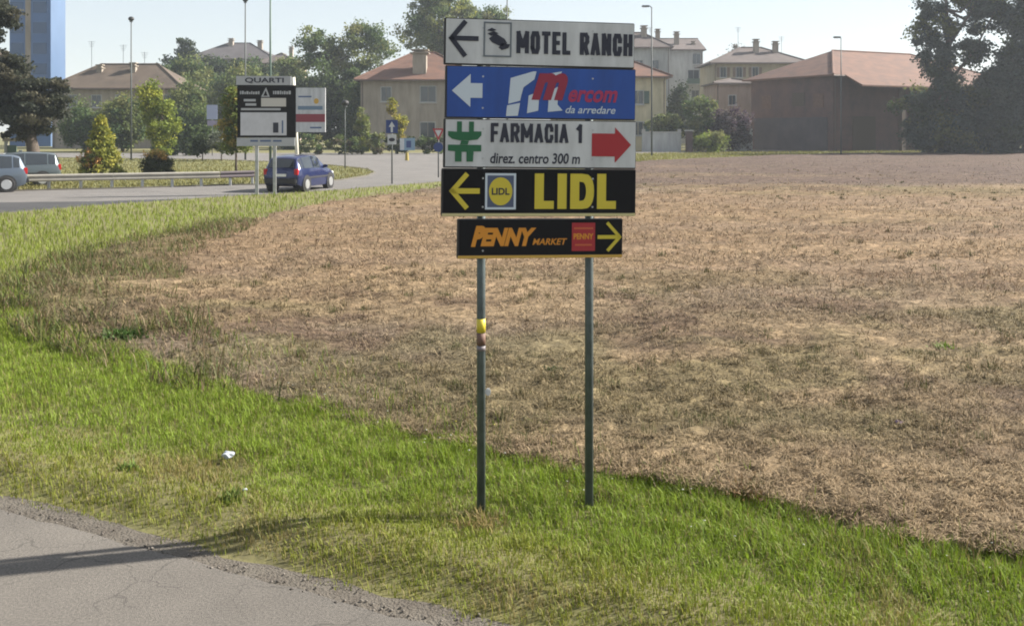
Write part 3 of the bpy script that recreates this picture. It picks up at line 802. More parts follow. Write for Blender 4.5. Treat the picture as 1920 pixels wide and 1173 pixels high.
# ------------------------------------------------------------------ small things on the verge and in the field
def crumple(name, x, y, s, m, label, cat, seed, z=0.02, sx=1.0):
    bm = bmesh.new(); bmesh.ops.create_icosphere(bm, subdivisions=2, radius=s)
    r_ = random.Random(seed)
    for v in bm.verts:
        v.co *= r_.uniform(0.55, 1.15); v.co.x *= 1.35 * sx; v.co.z *= 0.85
    me = bpy.data.meshes.new(name); bm.to_mesh(me); bm.free(); me.materials.append(m)
    o = link_mesh(name, me, None, (x, y, z + s * 0.4 + float(vz_at(np.array([x]), np.array([y]))[0]))); o.rotation_euler.z = r_.uniform(-0.4, 0.4)
    return tag(o, label, cat)
M_PAPER = mat('litter_white', (0.4, 0.43, 0.48), 0.5)
crumple('crumpled_paper', *G(428, 868), 0.036, M_PAPER, 'crumpled white paper lying on the verge grass', 'litter', 3, 0.05)
crumple('bottle_cap', *G(459, 950), 0.012, M_PAPER, 'tiny white scrap in the verge grass below the crumpled paper', 'litter', 4, 0.05)
crumple('plastic_scrap', *G(1690, 812), 0.05, mat('litter_mauve', (0.17, 0.1, 0.19), 0.6), 'dull purple plastic scrap lying in the mown field', 'litter', 5, 0.05)

def weed(name, px, py, h, n, col, label, wide=1.0, lw=0.02, seed=1):
    r_ = rng(seed); gx_, gy_ = G(px, py)
    az = r_.uniform(0, 6.283, n); ln = r_.uniform(0.25, 0.95, n)
    x_ = r_.normal(0, 0.03 * wide, n); y_ = r_.normal(0, 0.03 * wide, n)
    c = np.array(col) * 0.95 * r_.uniform(0.6, 1.35, (n, 1))
    o = blades(name, x_, y_, np.zeros(n), h * 0.7 * r_.uniform(0.4, 1.1, n), lw * r_.uniform(0.5, 1.2, n), az, ln, c, M_BLADE)
    o.location = (gx_, gy_, 0.005 + float(vz_at(np.array([gx_]), np.array([gy_]))[0]))
    return tag(o, label, 'weed', 'single weeds')
weed('broadleaf_weed', 432, 960, 0.13, 60, (0.11, 0.15, 0.03), 'dark green weed in the verge below the crumpled paper', 1.3, 0.016, 1)
weed('broadleaf_weed', 240, 892, 0.10, 45, (0.1, 0.15, 0.03), 'low dark weed in the verge grass left of the crumpled paper', 1.5, 0.016, 2)
weed('broadleaf_weed', 1035, 700, 0.12, 70, (0.06, 0.08, 0.025), 'dark green weed tuft in the field between the sign posts', 1.6, 0.02, 3)
weed('broadleaf_weed', 1770, 662, 0.2, 110, (0.13, 0.19, 0.03), 'bright green weed standing alone in the mown field', 2.2, 0.025, 4)
weed('dry_bush', 1395, 935, 0.21, 170, (0.27, 0.15, 0.07), 'rust brown dry bush at the verge edge right of the sign', 2.0, 0.008, 5)
weed('dry_bush', 1120, 935, 0.14, 90, (0.17, 0.14, 0.06), 'dry grass tuft at the foot of the right sign post', 1.8, 0.007, 6)
weed('dry_bush', 900, 990, 0.17, 220, (0.26, 0.2, 0.08), 'pale dry grass tuft round the foot of the left sign post', 2.8, 0.006, 7)
weed('broadleaf_weed', 1585, 612, 0.16, 90, (0.1, 0.1, 0.045), 'greyish green weed clump in the field above the bright weed', 2.6, 0.022, 8)
weed('broadleaf_weed', 235, 635, 0.22, 240, (0.07, 0.13, 0.03), 'deep green leafy weed at the corner of field and verge', 4.0, 0.035, 9)

# ------------------------------------------------------------------ trees
def leaves_mesh(name, cx, cy_, cz, r, per, size, col, parent, seed, flat_=0.8, jit=0.75, inner=0.5):
    """leaf-sized rhombs spread through clumps"""
    rg_ = rng(seed)
    K = len(cx)
    n_ = K * per
    dirs = rg_.normal(size=(n_, 3)); dirs /= np.linalg.norm(dirs, axis=1)[:, None]
    rad = rg_.random(n_) ** (1 / 2.2) * (1 + jit * (rg_.random(n_) - 0.5))
    rr = np.repeat(r, per)
    c = np.stack([np.repeat(cx, per), np.repeat(cy_, per), np.repeat(cz, per)], 1) + dirs * (rad * rr)[:, None] * np.array([1, 1, flat_])
    a = rg_.normal(size=(n_, 3)); a /= np.linalg.norm(a, axis=1)[:, None]
    b = rg_.normal(size=(n_, 3)); b -= (a * b).sum(1)[:, None] * a; b /= np.linalg.norm(b, axis=1)[:, None]
    s_ = size * (0.5 + rg_.random(n_))
    a *= s_[:, None] * 0.5; b *= s_[:, None] * 0.33
    v = np.stack([c - a, c + b, c + a, c - b], 1).reshape(-1, 3)
    cols_ = np.asarray(col)
    base = cols_[rg_.integers(0, len(cols_), K)]
    cc = np.repeat(base, per, 0) * (0.7 + 0.6 * rg_.random((n_, 1)))
    f = (np.arange(n_)[:, None] * 4 + np.arange(4)[None]).ravel()
    return np_mesh(name, v, f, np.full(n_, 4), M_LEAF, parent, colors=np.repeat(cc, 4, 0))

M_BARK = mat('bark', (0.09, 0.07, 0.055), 0.95, vary=0.4, scale=5, bump=0.6, bscale=12)
M_BARKP = mat('pale_bark', (0.2, 0.18, 0.15), 0.95, vary=0.4, scale=5, bump=0.6, bscale=12)

LEAF_K = 1.1
def tree(name, label, x, y, crowns, cols, clumps=60, per=70, leaf=0.35, clump_r=0.9, seed=1, trunk_r=0.18, bark=None, cat='tree', group=None, trunk=True, flat_=0.8, shell=0.55, trunk_top=None):
    """crowns: list of (dx, dy, z centre, rx, ry, rz) ellipsoids the clumps fill"""
    rg_ = rng(seed)
    clumps = int(clumps * 1.35)
    root = empty(name, (x, y, 0))
    tag(root, label, cat, group)
    vol = np.array([c[3] * c[4] * c[5] for c in crowns]) ** 0.75; vol /= vol.sum()
    pick = rg_.choice(len(crowns), clumps, p=vol)
    C = np.array(crowns)[pick]
    d_ = rg_.normal(size=(clumps, 3)); d_ /= np.linalg.norm(d_, axis=1)[:, None]
    rad = (shell + (1 - shell) * rg_.random(clumps)) * (0.75 + 0.35 * rg_.random(clumps))
    P = C[:, :3] + d_ * rad[:, None] * C[:, 3:6]
    P[:, 2] = np.maximum(P[:, 2], 0.25 * clump_r)
    cr_ = clump_r * (0.55 + 0.8 * rg_.random(clumps))
    leaves_mesh('crown', P[:, 0], P[:, 1], P[:, 2], cr_, int(per * 2.0), leaf * 0.72, np.array(cols) * LEAF_K, root, seed + 100, flat_)
    if trunk:
        top = trunk_top or max(c[2] + c[5] * 0.45 for c in crowns)
        b = MB()
        r_ = random.Random(seed)
        pts = [(0, 0, -0.1)]
        for i in range(1, 6):
            pts.append((r_.uniform(-0.04, 0.04) * top * i / 5 + crowns[0][0] * i / 7, crowns[0][1] * i / 7 + r_.uniform(-.03, .03) * top * i / 5, top * i / 5))
        b.tube(pts, [trunk_r * k_ for k_ in (1.25, 1.0, 0.8, 0.6, 0.4, 0.15)], 9)
        bk = bark or M_BARK
        tr_ = b.build('trunk', bk, root, smooth=True)
        for i in rg_.choice(clumps, min(9, clumps), replace=False):
            a = Vector(pts[r_.choice((2, 3, 4))])
            e = Vector(P[i]); mid = (a + e) / 2 + Vector((0, 0, -0.05 * top))
            bb = MB(); bb.tube([a, mid, e], [trunk_r * 0.42, trunk_r * 0.26, trunk_r * 0.06], 6); bb.build('limb', bk, root, smooth=True)
    return root

def crown_px(x0, x1, y0, y1, d, depth=0.8):
    """ellipsoid (world) filling a picture box at distance d; returns centre x, centre z, radii"""
    X0, X1 = PX(x0, d), PX(x1, d); Z1, Z0 = PZ(y0, d), PZ(y1, d)
    return ((X0 + X1) / 2, (Z0 + Z1) / 2, (X1 - X0) / 2, (X1 - X0) / 2 * depth, (Z1 - Z0) / 2)

def tree_px(name, label, d, boxes, cols, xb=None, **kw):
    cs = [crown_px(*b, d) for b in boxes]
    bx_ = PX(xb, d) if xb is not None else cs[0][0]
    return tree(name, label, bx_, d, [(c[0] - bx_, 0, c[1], c[2], c[3], c[4]) for c in cs], cols, **kw)

DKG = [(0.035, 0.05, 0.02), (0.045, 0.06, 0.025), (0.028, 0.042, 0.02)]
MDG = [(0.075, 0.11, 0.035), (0.095, 0.125, 0.04), (0.06, 0.095, 0.035)]
OLV = [(0.14, 0.16, 0.055), (0.165, 0.17, 0.06), (0.1, 0.125, 0.045)]
YLG = [(0.26, 0.27, 0.04), (0.2, 0.235, 0.04), (0.15, 0.19, 0.035)]
CED = [(0.034, 0.04, 0.028), (0.045, 0.05, 0.032), (0.06, 0.056, 0.035)]
BLK = [(0.042, 0.058, 0.042), (0.052, 0.066, 0.046), (0.034, 0.05, 0.038)]

# large dark cedar by the parked cars
tree_px('cedar_tree', 'large dark cedar with drooping boughs beside the blue tower', 60, [(-40, 122, 128, 262), (-70, 50, 90, 180), (-90, 26, -80, 110)], CED, xb=68, clumps=210, per=150, leaf=0.26, clump_r=0.55, seed=3, trunk_r=0.42, flat_=0.55, trunk_top=4.2)

# conifer, round bush and saplings on the lawn
def conifer(name, label, px, py, h, rad, cols, seed, per=34, layers=26, leaf=0.16, group=None):
    x, y = G(px, py); rg_ = rng(seed)
    root = empty(name, (x, y, 0.0)); tag(root, label, 'tree', group)
    zz = np.repeat(np.linspace(0.06, 0.97, layers), 7)
    a = rg_.uniform(0, 6.283, len(zz)); rr = rad * (1 - zz) ** 0.8 * rg_.uniform(0.45, 1.05, len(zz))
    leaves_mesh('crown', np.cos(a) * rr, np.sin(a) * rr, zz * h, np.full(len(zz), 0.17 * rad) + 0.06 * h * (1 - zz) * 0.6, per, leaf, cols, root, seed)
    b = MB(); b.tube([(0, 0, -0.1), (0, 0, h * 0.9)], [0.07, 0.015], 8); b.build('trunk', M_BARK, root, smooth=True)
    return root
conifer('conifer_tree', 'pointed yellow green conifer on the lawn behind the guardrail', 190, 331, 3.25, 1.15, [(0.3, 0.28, 0.05), (0.22, 0.23, 0.045), (0.16, 0.18, 0.04)], 11)
tree_px('dry_shrub', 'small shrub with orange dead sprigs at the foot of the pointed conifer', 51, [(150, 195, 278, 331)], [(0.45, 0.24, 0.08), (0.08, 0.1, 0.035), (0.07, 0.09, 0.03)], xb=172, clumps=26, per=60, leaf=0.13, clump_r=0.24, seed=12, trunk_r=0.04, cat='shrub')
tree_px('round_bush', 'round dark bush with rusty orange top behind the guardrail', 52.5, [(260, 324, 290, 334)], [(0.045, 0.055, 0.025), (0.05, 0.06, 0.028)], xb=291, clumps=46, per=70, leaf=0.13, clump_r=0.3, seed=13, trunk_r=0.05, cat='shrub')
tree_px('flowering_tips', 'rusty orange sprigs growing out of the round bush top', 52.4, [(270, 322, 282, 300)], [(0.45, 0.27, 0.08), (0.3, 0.23, 0.07)], xb=296, clumps=16, per=34, leaf=0.12, clump_r=0.2, seed=14, trunk_r=0.03, cat='plant')
tree_px('poplar_tree', 'slender yellow green young tree behind the round bush', 78, [(272, 334, 180, 290), (264, 300, 142, 225)], YLG, xb=300, clumps=60, per=90, leaf=0.26, clump_r=0.55, seed=15, trunk_r=0.1)
tree_px('maple_sapling', 'young tree with yellowing leaves just left of the billboard', 53, [(415, 472, 190, 292), (418, 462, 166, 225)], [(0.13, 0.16, 0.04), (0.1, 0.135, 0.035), (0.25, 0.2, 0.05)], xb=443, clumps=52, per=80, leaf=0.2, clump_r=0.36, seed=16, trunk_r=0.06)
tree_px('silvery_shrub', 'pale silvery shrub beside the young tree', 76, [(392, 440, 240, 288)], [(0.24, 0.25, 0.2), (0.14, 0.16, 0.11), (0.06, 0.07, 0.05)], xb=415, clumps=26, per=60, leaf=0.2, clump_r=0.4, seed=17, trunk_r=0.05, cat='shrub')
tree_px('yew_bush', 'dark rounded bush between poplar and silvery shrub', 77, [(362, 398, 252, 292)], DKG, xb=380, clumps=24, per=60, leaf=0.2, clump_r=0.4, seed=18, trunk_r=0.05, cat='shrub')

# dark shrubs and trees in front of the long brown-roofed house
tree_px('garden_tree', 'dark bluish green garden tree behind the conifer', 108, [(120, 200, 195, 285)], MDG, xb=160, clumps=60, per=80, leaf=0.4, clump_r=1.0, seed=21, group='trees behind the lawn')
tree_px('garden_tree', 'taller grey green garden tree in front of the brown roofed house', 106, [(185, 275, 176, 285)], MDG + OLV, xb=230, clumps=70, per=80, leaf=0.4, clump_r=1.0, seed=22, group='trees behind the lawn')
tree_px('garden_tree', 'low dark tree mass left of the silvery shrub', 104, [(310, 400, 200, 285)], DKG + MDG, xb=350, clumps=60, per=80, leaf=0.4, clump_r=1.0, seed=23, group='trees behind the lawn')
tree_px('garden_tree', 'leafy green tree hiding the right end of the brown roofed house', 112, [(318, 392, 150, 282)], MDG + OLV, xb=352, clumps=60, per=80, leaf=0.4, clump_r=1.0, seed=36, group='trees behind the lawn')
tree_px('garden_tree', 'dark tree in the gap between the sapling and the second billboard', 118, [(520, 580, 165, 285)], DKG + MDG, xb=550, clumps=50, per=80, leaf=0.42, clump_r=1.0, seed=37, group='trees behind the lawn')
tree_px('woodland_tree', 'broad dull green tree below the grey hilltop block', 150, [(300, 420, 108, 240)], MDG + OLV, xb=360, clumps=90, per=90, leaf=0.55, clump_r=1.5, seed=24, group='trees round the hilltop block')
tree_px('woodland_tree', 'olive green tree behind the billboard top', 140, [(400, 520, 122, 262)], OLV + MDG, xb=460, clumps=90, per=90, leaf=0.55, clump_r=1.5, seed=25, group='trees round the hilltop block')
tree_px('woodland_tree', 'bluish green tree at the foot of the grey skyline block', 170, [(420, 560, 112, 230)], MDG + DKG, xb=490, clumps=120, per=90, leaf=0.6, clump_r=1.6, seed=33, group='trees round the hilltop block')
tree_px('woodland_tree', 'dark shaggy tree between brown roof and skyline spruce', 165, [(262, 345, 118, 230)], MDG + DKG, xb=300, clumps=70, per=90, leaf=0.6, clump_r=1.5, seed=34, group='trees round the hilltop block')
tree_px('woodland_tree', 'rounded tree rising against the sky right of the skyline block', 160, [(515, 580, 100, 230)], MDG + OLV, xb=548, clumps=60, per=80, leaf=0.55, clump_r=1.4, seed=38, group='trees round the hilltop block')
tree_px('woodland_tree', 'low tree row in front of the skyline block walls', 175, [(370, 470, 105, 200)], MDG + DKG, xb=420, clumps=60, per=80, leaf=0.6, clump_r=1.5, seed=39, group='trees round the hilltop block')
tree_px('garden_tree', 'dull green tree left of the beige house roof', 124, [(640, 700, 150, 282)], MDG, xb=668, clumps=50, per=80, leaf=0.42, clump_r=1.0, seed=50, group='trees behind the junction')
tree_px('spruce_tree', 'dark spruce with twin tips on the skyline', 190, [(305, 372, 95, 200), (332, 350, 62, 120), (352, 364, 78, 120)], DKG, xb=340, clumps=80, per=80, leaf=0.6, clump_r=1.1, seed=26, group='trees round the hilltop block')
# airy trees behind the billboards and the direction sign
tree_px('acacia_tree', 'airy broad tree with sky gaps above the second billboard', 150, [(535, 650, 55, 140), (620, 738, 34, 150), (590, 690, 100, 230)], OLV + MDG, xb=640, clumps=95, per=75, leaf=0.55, clump_r=1.35, seed=27, trunk_r=0.35, group='trees behind the junction')
tree_px('acacia_tree', 'tall airy tree rising behind the left edge of the sign', 160, [(740, 905, -20, 110), (770, 860, -70, 30)], OLV + MDG + YLG[:1], xb=830, clumps=130, per=80, leaf=0.55, clump_r=1.35, seed=28, trunk_r=0.35, group='trees behind the junction')
tree_px('acacia_tree', 'loose tree crown just above the top sign panel', 165, [(865, 965, 0, 120)], OLV + MDG, xb=915, clumps=62, per=70, leaf=0.55, clump_r=1.2, seed=29, trunk_r=0.3, group='trees behind the junction')
tree_px('linden_tree', 'dense dark green tree beside the beige house', 132, [(545, 640, 120, 275), (610, 690, 130, 275)], DKG + MDG[:1], xb=620, clumps=130, per=100, leaf=0.5, clump_r=1.4, seed=30, trunk_r=0.3, group='trees behind the junction')
tree_px('small_cypress', 'narrow yellow green cypress in front of the beige house', 100, [(668, 692, 200, 290)], YLG + OLV, xb=680, clumps=30, per=60, leaf=0.25, clump_r=0.4, seed=31, trunk_r=0.06)
tree_px('autumn_tree', 'small tree with yellow autumn leaves behind the blue arrow sign', 98, [(728, 745, 178, 225), (738, 762, 205, 262)], [(0.3, 0.27, 0.03), (0.25, 0.2, 0.04), (0.16, 0.17, 0.03)], xb=745, clumps=26, per=60, leaf=0.22, clump_r=0.45, seed=32, trunk_r=0.06)
# trees in front of the barn
tree_px('plane_tree', 'huge dark tree in front of the barn with bright gaps in its top', 100, [(1712, 1800, -20, 180), (1690, 1890, 140, 290), (1690, 1890, 190, 300), (1780, 1900, -90, 60), (1800, 1850, 60, 120)], BLK + DKG[:1] + [(0.09, 0.1, 0.03)], xb=1795, clumps=300, per=110, leaf=0.42, clump_r=1.0, seed=41, trunk_r=0.45, group='big trees by the barn')
tree_px('plane_tree', 'dark tall tree at the edge of the picture beyond the barn', 98, [(1885, 1990, -60, 290), (1825, 1940, 105, 300)], BLK + DKG[:1], xb=1925, clumps=260, per=110, leaf=0.42, clump_r=1.1, seed=42, trunk_r=0.45, group='big trees by the barn')
tree_px('elder_bush', 'green leafy bush in front of the grey apartment house', 110, [(1285, 1345, 170, 285)], MDG + OLV, xb=1310, clumps=44, per=80, leaf=0.35, clump_r=0.8, seed=43, trunk_r=0.08, cat='shrub', group='bushes beside the barn')
tree_px('purple_bush', 'dull purple leaved bush beside the barn', 108, [(1328, 1410, 205, 285)], [(0.06, 0.04, 0.055), (0.05, 0.038, 0.045), (0.07, 0.055, 0.05)], xb=1370, clumps=50, per=80, leaf=0.35, clump_r=0.8, seed=44, trunk_r=0.08, cat='shrub', group='bushes beside the barn')
tree_px('low_bush', 'olive bush behind the low white wall', 111, [(1215, 1285, 215, 265)], OLV + DKG, xb=1250, clumps=34, per=80, leaf=0.35, clump_r=0.7, seed=45, trunk_r=0.08, cat='shrub', group='bushes beside the barn')
tree_px('broom_bush', 'low yellow green bush in front of the purple bush', 102, [(1300, 1372, 248, 288)], OLV + YLG[2:], xb=1335, clumps=34, per=80, leaf=0.3, clump_r=0.6, seed=46, trunk_r=0.06, cat='shrub', group='bushes beside the barn')
tree_px('bare_tree', 'thin twiggy treetop behind the yellowish house', 175, [(1350, 1420, 82, 160)], [(0.09, 0.08, 0.06), (0.07, 0.06, 0.05)], xb=1385, clumps=30, per=34, leaf=0.45, clump_r=1.2, seed=47, trunk_r=0.2)
tree_px('cypress_tree', 'dark green tree between grey apartment house and cream house', 128, [(1255, 1292, 150, 270)], DKG, xb=1273, clumps=40, per=80, leaf=0.4, clump_r=0.9, seed=48, trunk_r=0.15)

def hedge(name, label, x0, x1, ytop, d, cols, seed, group=None, depth=1.4):
    X0, X1, Z = PX(x0, d), PX(x1, d), PZ(ytop, d)
    rg_ = rng(seed); K = int((X1 - X0) * 7)
    cx = rg_.uniform(0, X1 - X0, K); cy_ = rg_.uniform(-depth / 2, depth / 2, K); cz = rg_.uniform(0.2, Z - 0.15, K)
    o = leaves_mesh(name, cx, cy_, cz, np.full(K, 0.42), 60, 0.26, cols, None, seed)
    o.location = (X0, d, 0)
    return tag(o, label, 'hedge', group)
hedge('clipped_hedge', 'long clipped hedge in front of the beige house', 556, 716, 252, 96, MDG + OLV + [(0.1, 0.085, 0.05)], 61, 'hedges by the junction')
hedge('clipped_hedge', 'dark hedge behind the blue arrow sign', 722, 834, 256, 98, DKG + MDG, 62, 'hedges by the junction')
hedge('clipped_hedge', 'low dark hedge behind the lawn left of the silvery shrub', 285, 372, 268, 92, DKG + MDG, 63, 'hedges by the junction')

# ------------------------------------------------------------------ buildings
M_TILE = mat('clay_tile', (0.13, 0.064, 0.042), 0.85, vary=0.4, scale=0.7, second=(0.085, 0.047, 0.036), bump=0.6, bscale=6, stretch=(1, 1, 3))
M_TILEB = mat('brown_tile', (0.095, 0.07, 0.052), 0.9, vary=0.35, scale=0.5, bump=0.6, bscale=6)
M_TILEG = mat('grey_brown_tile', (0.1, 0.08, 0.075), 0.9, vary=0.3, scale=0.5, bump=0.6, bscale=6)
M_PLBE = mat('beige_plaster', (0.29, 0.25, 0.205), 0.9, vary=0.32, scale=0.9, stretch=(1.4, 1.4, 0.3), bump=0.2, bscale=14)
M_PLCR = mat('cream_plaster', (0.5, 0.44, 0.3), 0.9, vary=0.32, scale=0.9, stretch=(1.4, 1.4, 0.3), bump=0.2, bscale=14)
M_PLGR = mat('grey_plaster', (0.36, 0.365, 0.36), 0.9, vary=0.32, scale=0.9, stretch=(1.4, 1.4, 0.3), bump=0.2, bscale=14)
M_PLYE = mat('ochre_plaster', (0.34, 0.3, 0.21), 0.9, vary=0.32, scale=0.9, stretch=(1.4, 1.4, 0.3), bump=0.2, bscale=14)
M_PLPK = mat('pinkish_plaster', (0.3, 0.225, 0.185), 0.9, vary=0.32, scale=0.9, stretch=(1.4, 1.4, 0.3), bump=0.2, bscale=14)
M_FAR = mat('mauve_grey_plaster', (0.2, 0.185, 0.19), 0.9, vary=0.2, scale=0.3)
M_TILED = mat('dark_grey_tile', (0.07, 0.062, 0.066), 0.9, vary=0.3, scale=0.5)
M_BRICK = mat('old_brick', (0.1, 0.058, 0.052), 0.95, vary=0.4, scale=0.6, second=(0.06, 0.042, 0.043), bump=0.5, bscale=10)
M_WOOD = mat('dark_timber', (0.06, 0.045, 0.035), 0.9)
M_SHUT = mat('green_shutter', (0.06, 0.1, 0.08), 0.7)
M_SHUB = mat('brown_shutter', (0.12, 0.075, 0.05), 0.7)
M_BLUEP = mat('blue_cladding', (0.06, 0.2, 0.52), 0.35, vary=0.12, scale=0.3)
M_CONC = mat('concrete', (0.4, 0.39, 0.37), 0.9, vary=0.2, scale=0.6)

M_GUT = mat('gutter_copper', (0.09, 0.07, 0.06), 0.6, 0.3)
def building(name, label, X0, X1, y, depth, eave, ridge, wall_m, roof_m, style='hip', over=0.6, rz=0.0, wins=(), chim=(), shut=None, sides=(), cat='house', group=None, ridge_dir='x', antennas=()):
    """front wall faces -y at distance y; windows: (x, z, w, h) from the left front corner"""
    w = X1 - X0
    root = empty(name, (X0, y, 0), rz); tag(root, label, cat, group)
    MB().box(0, w, 0, depth, -0.2, eave).build('wall', wall_m, root)
    o = over; b = MB(); th = 0.18
    e = [(-o, -o), (w + o, -o), (w + o, depth + o), (-o, depth + o)]
    lo = [(x, yy_, eave) for x, yy_ in e]; hi = [(x, yy_, eave + th) for x, yy_ in e]
    if style == 'hip':
        if w >= depth: r0, r1 = (depth / 2, depth / 2, ridge), (w - depth / 2, depth / 2, ridge)
        else: r0, r1 = (w / 2, w / 2, ridge), (w / 2, depth - w / 2, ridge)
        if w >= depth: fs = [(4, 5, 9, 8), (5, 6, 9), (6, 7, 8, 9), (7, 4, 8)]
        else: fs = [(4, 5, 8), (5, 6, 9, 8), (6, 7, 9), (7, 4, 8, 9)]
        caps = [(hi[0], r0), (hi[1], r1 if w >= depth else r0), (r0, r1)]
    elif ridge_dir == 'x':
        r0, r1 = (-o, depth / 2, ridge), (w + o, depth / 2, ridge)
        fs = [(4, 5, 9, 8), (6, 7, 8, 9), (5, 6, 9), (7, 4, 8)]
        caps = [(r0, r1)]
    else:
        r0, r1 = (w / 2, -o, ridge), (w / 2, depth + o, ridge)
        fs = [(4, 8, 9, 7), (5, 6, 9, 8), (4, 5, 8), (6, 7, 9)]
        caps = [(r0, r1)]
    b.add(lo + hi + [r0, r1], fs + [(3, 2, 1, 0), (0, 1, 5, 4), (1, 2, 6, 5), (2, 3, 7, 6), (3, 0, 4, 7)])
    rf = b.build('roof', roof_m, root)
    for a, c in caps:
        MB().tube([Vector(a) + Vector((0, 0, .02)), Vector(c) + Vector((0, 0, .02))], 0.13, 6).build('ridge_cap', roof_m, rf)
    for (cx, cy__, cw, ctop) in chim:
        cb = MB(); cb.box(cx - cw / 2, cx + cw / 2, cy__ - cw / 2, cy__ + cw / 2, eave, ctop); cb.box(cx - cw * .7, cx + cw * .7, cy__ - cw * .7, cy__ + cw * .7, ctop + .004, ctop + .12); cb.box(cx - cw * .4, cx + cw * .4, cy__ - cw * .4, cy__ + cw * .4, ctop + .124, ctop + .4); cb.box(cx - cw * .65, cx + cw * .65, cy__ - cw * .65, cy__ + cw * .65, ctop + .404, ctop + .52)
        cb.build('chimney', M_PLBE, rf)
    for (ax, ay, az0, az1) in antennas:
        ab = MB(); ab.tube([(ax, ay, az0), (ax, ay, az1)], 0.03, 5)
        for q_ in range(4): ab.tube([(ax - 0.5 + 0.08 * q_, ay, az1 - 0.1 - 0.22 * q_), (ax + 0.5 - 0.08 * q_, ay, az1 - 0.1 - 0.22 * q_)], 0.018, 5)
        ab.build('antenna', M_LAMP, rf)
    gt_ = MB().tube([(-o, -o - .06, eave + .03), (w + o, -o - .06, eave + .03)], .07, 7).build('gutter', M_GUT, rf)
    for gx_ in (.25, w - .25):
        MB().tube([(gx_, -o - .06, eave), (gx_, -.09, eave - .45), (gx_, -.09, .1)], .05, 6).build('downpipe', M_GUT, root)
    for (wx, wz, ww, wh) in wins:
        MB().box(wx - ww / 2 - .18, wx + ww / 2 + .18, -.16, -.063, wz - wh / 2 - .2, wz - wh / 2 - .103).build('sill', M_CONC, root)
        f = MB()
        f.box(wx - ww / 2 - .1, wx + ww / 2 + .1, -.06, .02, wz - wh / 2 - .1, wz - wh / 2); f.box(wx - ww / 2 - .1, wx + ww / 2 + .1, -.06, .02, wz + wh / 2, wz + wh / 2 + .1)
        f.box(wx - ww / 2 - .1, wx - ww / 2, -.06, .02, wz - wh / 2, wz + wh / 2); f.box(wx + ww / 2, wx + ww / 2 + .1, -.06, .02, wz - wh / 2, wz + wh / 2)
        fo_ = f.build('window', M_PLGR, root)
        for q_ in (-1, 1): MB().box(wx + q_ * ww / 4 - ww / 4 + .03, wx + q_ * ww / 4 + ww / 4 - .03, -.02, .01, wz - wh / 2, wz + wh / 2).build('pane', M_GLASS, fo_)
        if shut:
            for sg in (-1, 1):
                sx = wx + sg * (ww / 2 + .12 + ww / 4)
                MB().box(sx - ww / 4, sx + ww / 4, -.09, -.03, wz - wh / 2, wz + wh / 2).build('shutter', shut, fo_)
    return root

# long house with brown roof, behind the cedar
D = 126
x0 = PX(98, D)
building('long_house', 'long beige house with brown tiled hip roof behind the garden trees', x0, PX(338, D), D, 9, PZ(168, D), PZ(128, D) + .8, M_PLBE, M_TILEB, wins=[(2.6, 6.2, 1.2, 1.5), (5.8, 6.2, 1.2, 1.5), (9.0, 6.2, 1.2, 1.5), (12.2, 6.2, 1.2, 1.5), (15.2, 6.2, 1.0, 1.5)], chim=[(5, 3, .7, PZ(126, D)), (9.5, 3, .7, PZ(122, D))], antennas=[(3.2, 4.5, 9.5, 14.5), (7.5, 4.5, 10, 14), (10.4, 4.5, 10, 13)])
D = 215
building('hilltop_block', 'distant grey block with dark pitched roof on the skyline', PX(352, D), PX(512, D), D, 14, PZ(112, D), PZ(76, D), M_FAR, M_TILED, wins=[(3, 16, 1.4, 1.8), (6.5, 16, 1.4, 1.8), (10, 16, 1.4, 1.8), (13.5, 16, 1.4, 1.8), (3, 12, 1.4, 1.8), (6.5, 12, 1.4, 1.8), (10, 12, 1.4, 1.8), (13.5, 12, 1.4, 1.8)], chim=[(8, 6, 1.0, PZ(72, D)), (14.4, 7, 1.0, PZ(75, D))], cat='building')
building('hilltop_annex', 'distant lower roof stepping down beside the grey skyline block', PX(496, D), PX(560, D), D - 4, 12, PZ(122, D), PZ(100, D), M_PLPK, M_TILEG, wins=[(2, 14, 1.3, 1.6), (5, 14, 1.3, 1.6)], chim=[(6, 4, .8, PZ(92, D))], cat='building')
# beige house behind the junction
D = 120
house = building('beige_house', 'beige two-storey house with orange hip roof behind the junction', PX(676, D), PX(900, D), D, 12, PZ(152, D), PZ(92, D), M_PLBE, M_TILE, over=0.7, shut=None,
         wins=[(8.45, 6.9, 1.9, 1.9), (8.4, 2.2, 1.8, 2.3), (12.5, 6.9, 1.7, 1.9), (3.2, 6.9, 1.2, 1.7)], chim=[(7.3, 1.4, 1.7, PZ(98, D) - .1)])
# cream house, partly behind the sign
D = 114
building('cream_house', 'cream house with orange roof just right of the sign', PX(1040, D), PX(1249, D), D, 12, PZ(146, D), PZ(92, D), M_PLCR, M_TILE, over=0.65, wins=[(9.9, 6.3, 1.2, 1.5), (6, 6.3, 1.2, 1.5), (9.9, 2.6, 1.2, 1.5)], shut=M_SHUT)
